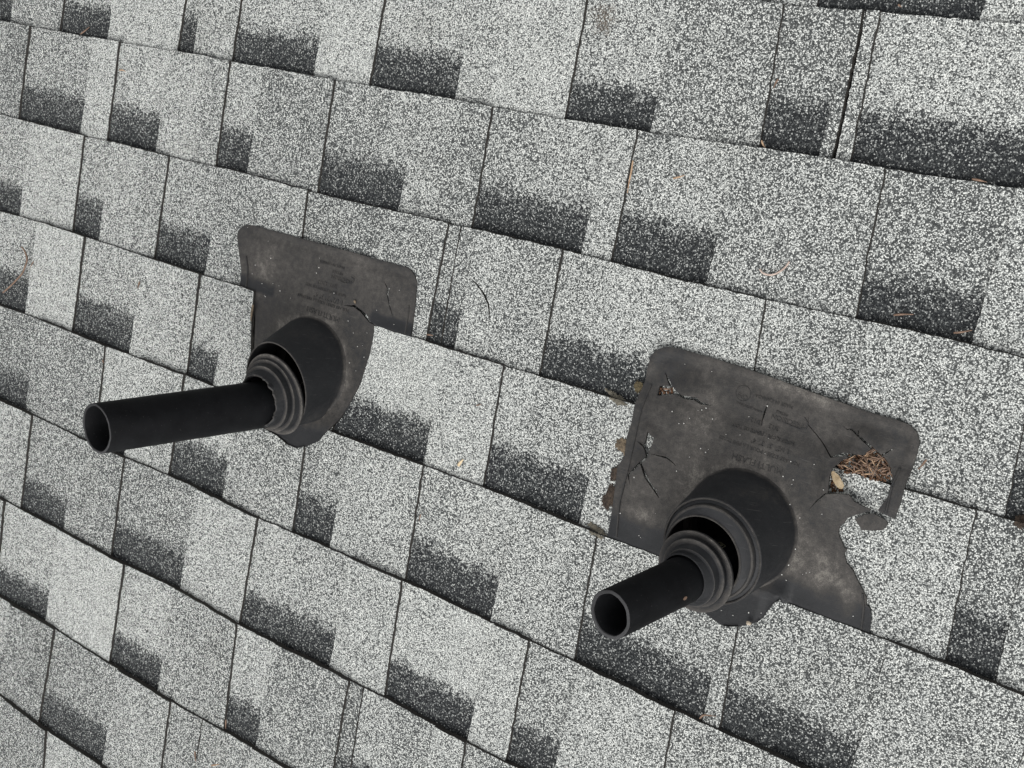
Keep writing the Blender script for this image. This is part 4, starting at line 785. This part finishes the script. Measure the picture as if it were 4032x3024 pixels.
# moss cushions
def lumps(points, size, mat, seed=0, flat=.7):
    bm = bmesh.new(); rnd = random.Random(seed)
    for p in points:
        r = size*rnd.uniform(.5, 1.3); g = bmesh.ops.create_icosphere(bm, subdivisions=1, radius=r)
        for v in g['verts']:
            v.co = Vector((v.co.x*rnd.uniform(.7, 1.3), v.co.y*rnd.uniform(.7, 1.3), v.co.z*flat))+Vector(p)
    me = bpy.data.meshes.new('lumps'); bm.to_mesh(me); bm.free(); me.materials.append(mat); return me
for i, (c, rad, col, n, lab) in enumerate(MOSS):
    rnd = random.Random(i+3); pts = []
    ang = {2: -.25, 5: -.25, 4: 1.35, 3: 1.35}.get(i, rnd.uniform(0, 3)); asp = {2: 3.2, 5: 2.6, 4: 2.2, 3: 2.0}.get(i, 1.25)
    for _ in range(n*6):
        t = rnd.uniform(0, 2*math.pi); r = rad*.95*math.sqrt(rnd.random())*(.30+.55*rnd.random()+.9*max(0, noise.noise(Vector((math.cos(t)*2.2, math.sin(t)*2.2, i*3.3))))); x, y = r*math.cos(t)*asp/1.4, r*math.sin(t)/math.sqrt(asp)
        u = c[0]+x*math.cos(ang)-y*math.sin(ang); v = c[1]+x*math.sin(ang)+y*math.cos(ang)
        pts.append((u, v, ground_h(u, v)-.0012+.0022*max(0, 1-(r/rad)**2)))
    o = link_mesh('moss_clump', lumps(pts, .0008, M_MOSS[col], i, .9), None, c); tag(o, lab, 'moss')
# leaf litter inside the holes
def litter(poly, n_needles, n_crumb, name, label, seed):
    rnd = random.Random(seed); xs = [p[0] for p in poly]; ys = [p[1] for p in poly]; ms = []; cr = []
    def rp():
        while True:
            p = (rnd.uniform(min(xs), max(xs)), rnd.uniform(min(ys), max(ys)))
            if inside(p, poly): return p
    for _ in range(n_crumb):
        u, v = rp(); cr.append((u, v, surf(u, v)-.001+rnd.uniform(0, .0035)))
    ms.append(lumps(cr, .0011, M_CRUMB, seed))
    for _ in range(n_needles):
        u, v = rp(); a = rnd.gauss(.1, .9); L = rnd.uniform(.006, .014)
        q0 = (u-math.cos(a)*L*.5, v-math.sin(a)*L*.5); q1 = (u+math.cos(a)*L*.5, v+math.sin(a)*L*.5)
        if not (inside(q0, poly) and inside(q1, poly)): continue
        z = surf(u, v)+rnd.uniform(.001, .0045)
        ms.append(tube([(*q0, z), (u+rnd.uniform(-.001, .001), v+rnd.uniform(-.001, .001), z+.0006), (*q1, z+rnd.uniform(-.001, .001))], rnd.uniform(.0005, .0009), M_NEED[rnd.choice([0, 0, 0, 1])], 5))
    o = link_mesh(name, join(ms), None, (*poly[0], .004)); tag(o, label, 'leaf litter', kind='stuff')
litter(grow(LITTER, .004), 120, 420, 'leaf_litter', 'rust brown pine needles and crumbs heaped in the large hole of the torn flashing', 5)
litter(LITTER2, 16, 50, 'leaf_litter', 'few brown needles in the small tear at the upper left of the torn flashing', 6)
litter(LITTER3, 6, 60, 'leaf_litter', 'dark crumbs of leaf beneath the winged seed in the hole', 8)
for i, (pts, lab) in enumerate(LEAFBIT):
    q = [(p[0], p[1], ground_h(p[0], p[1])+.002) for p in pts]
    o = link_mesh('leaf_scrap', tube(q, .0022 if i != 1 else .0018, M_MOSS[0] if i != 2 else M_SEED, 7, True, .35), None, q[0]); tag(o, lab, 'leaf scrap')
pb = (PEBBLE[0], PEBBLE[1], .009); o = link_mesh('pebble', lumps([pb, (pb[0]+.001, pb[1], pb[2])], .0036, M_STONE, 4), None, pb); tag(o, 'small tan pebble on the lower edge of the torn flashing', 'pebble')
for lst, hf, lab, cc, hl in ((SPECK1, f1_h, 'pale loose granules scattered on the smaller flashing', B1, F1_HOLES), (SPECK2, f2_h, 'pale loose granules scattered on the torn flashing', B2, F2_HOLES)):
    pts = []
    for u, v in lst: pts.append((u, v, hf(u, v)+.0006))
    o = link_mesh('loose_granules', lumps(pts, .00062, M_SPECK, 3), None, (*lst[0], .006)); tag(o, lab, 'granules', kind='stuff')
# printed mark on the short pipe, seen through the gap of its boot
mc = Vector((.3062, .0463, .0388)); mn = (mc-(e2-d2*((e2-mc).dot(d2)))).normalized(); mt = d2.cross(mn).normalized()
def on_pipe2(x, y):
    q = mc+mt*x+d2*y; ax = e2-d2*((e2-q).dot(d2)); return ax+(q-ax).normalized()*(P2[2]+.0004)
def line_mark(pts, w):
    bm = bmesh.new()
    for a, b in zip(pts, pts[1:]):
        a, b = Vector(a), Vector(b); t = (b-a).normalized(); nn = Vector((-t.y, t.x))*w; a2, b2 = a-t*w, b+t*w
        bm.faces.new([bm.verts.new(on_pipe2(*q)) for q in (a2-nn, b2-nn, b2+nn, a2+nn)])
    me = bpy.data.meshes.new('mark'); bm.to_mesh(me); bm.free(); me.materials.append(M_MARK); return me
k_ = .001
mk = join([line_mark([(-4*k_, -3*k_), (-4*k_, 3*k_), (-3*k_, 4*k_), (3*k_, 4*k_), (4*k_, 3*k_), (4*k_, -3*k_), (3*k_, -4*k_), (-3*k_, -4*k_), (-4*k_, -3*k_)], .00035),
           line_mark([(1.5*k_, 2*k_), (-1.5*k_, 2*k_), (-1.5*k_, -2*k_), (1.5*k_, -2*k_)], .00035), line_mark([(-1.5*k_, 0), (1*k_, 0)], .00035)])
mk.transform(Matrix.Translation(-(e2-d2*.30))); mo = bpy.data.objects.new('printed_mark', mk); COL.objects.link(mo); mo.parent = p2
# frayed fibres caught in the gap of the left boot
rnd = random.Random(2); fb = []
fc = Vector((-.2705, .0790, .045))
for i in range(12):
    p = fc+Vector((rnd.uniform(-.004, .004), rnd.uniform(-.010, .006), rnd.uniform(-.004, .002))); q = [p.copy()]
    for j in range(4): p = p+Vector((rnd.uniform(-.003, .003), rnd.uniform(-.003, .003), rnd.uniform(-.002, .002))); q.append(p.copy())
    fb.append(tube(q, .00028, M_MOSS[2], 4))
o = link_mesh('frayed_fibres', join(fb), None, fc); tag(o, 'grey frayed fibres caught in the gap between left collar and boot', 'fibres')
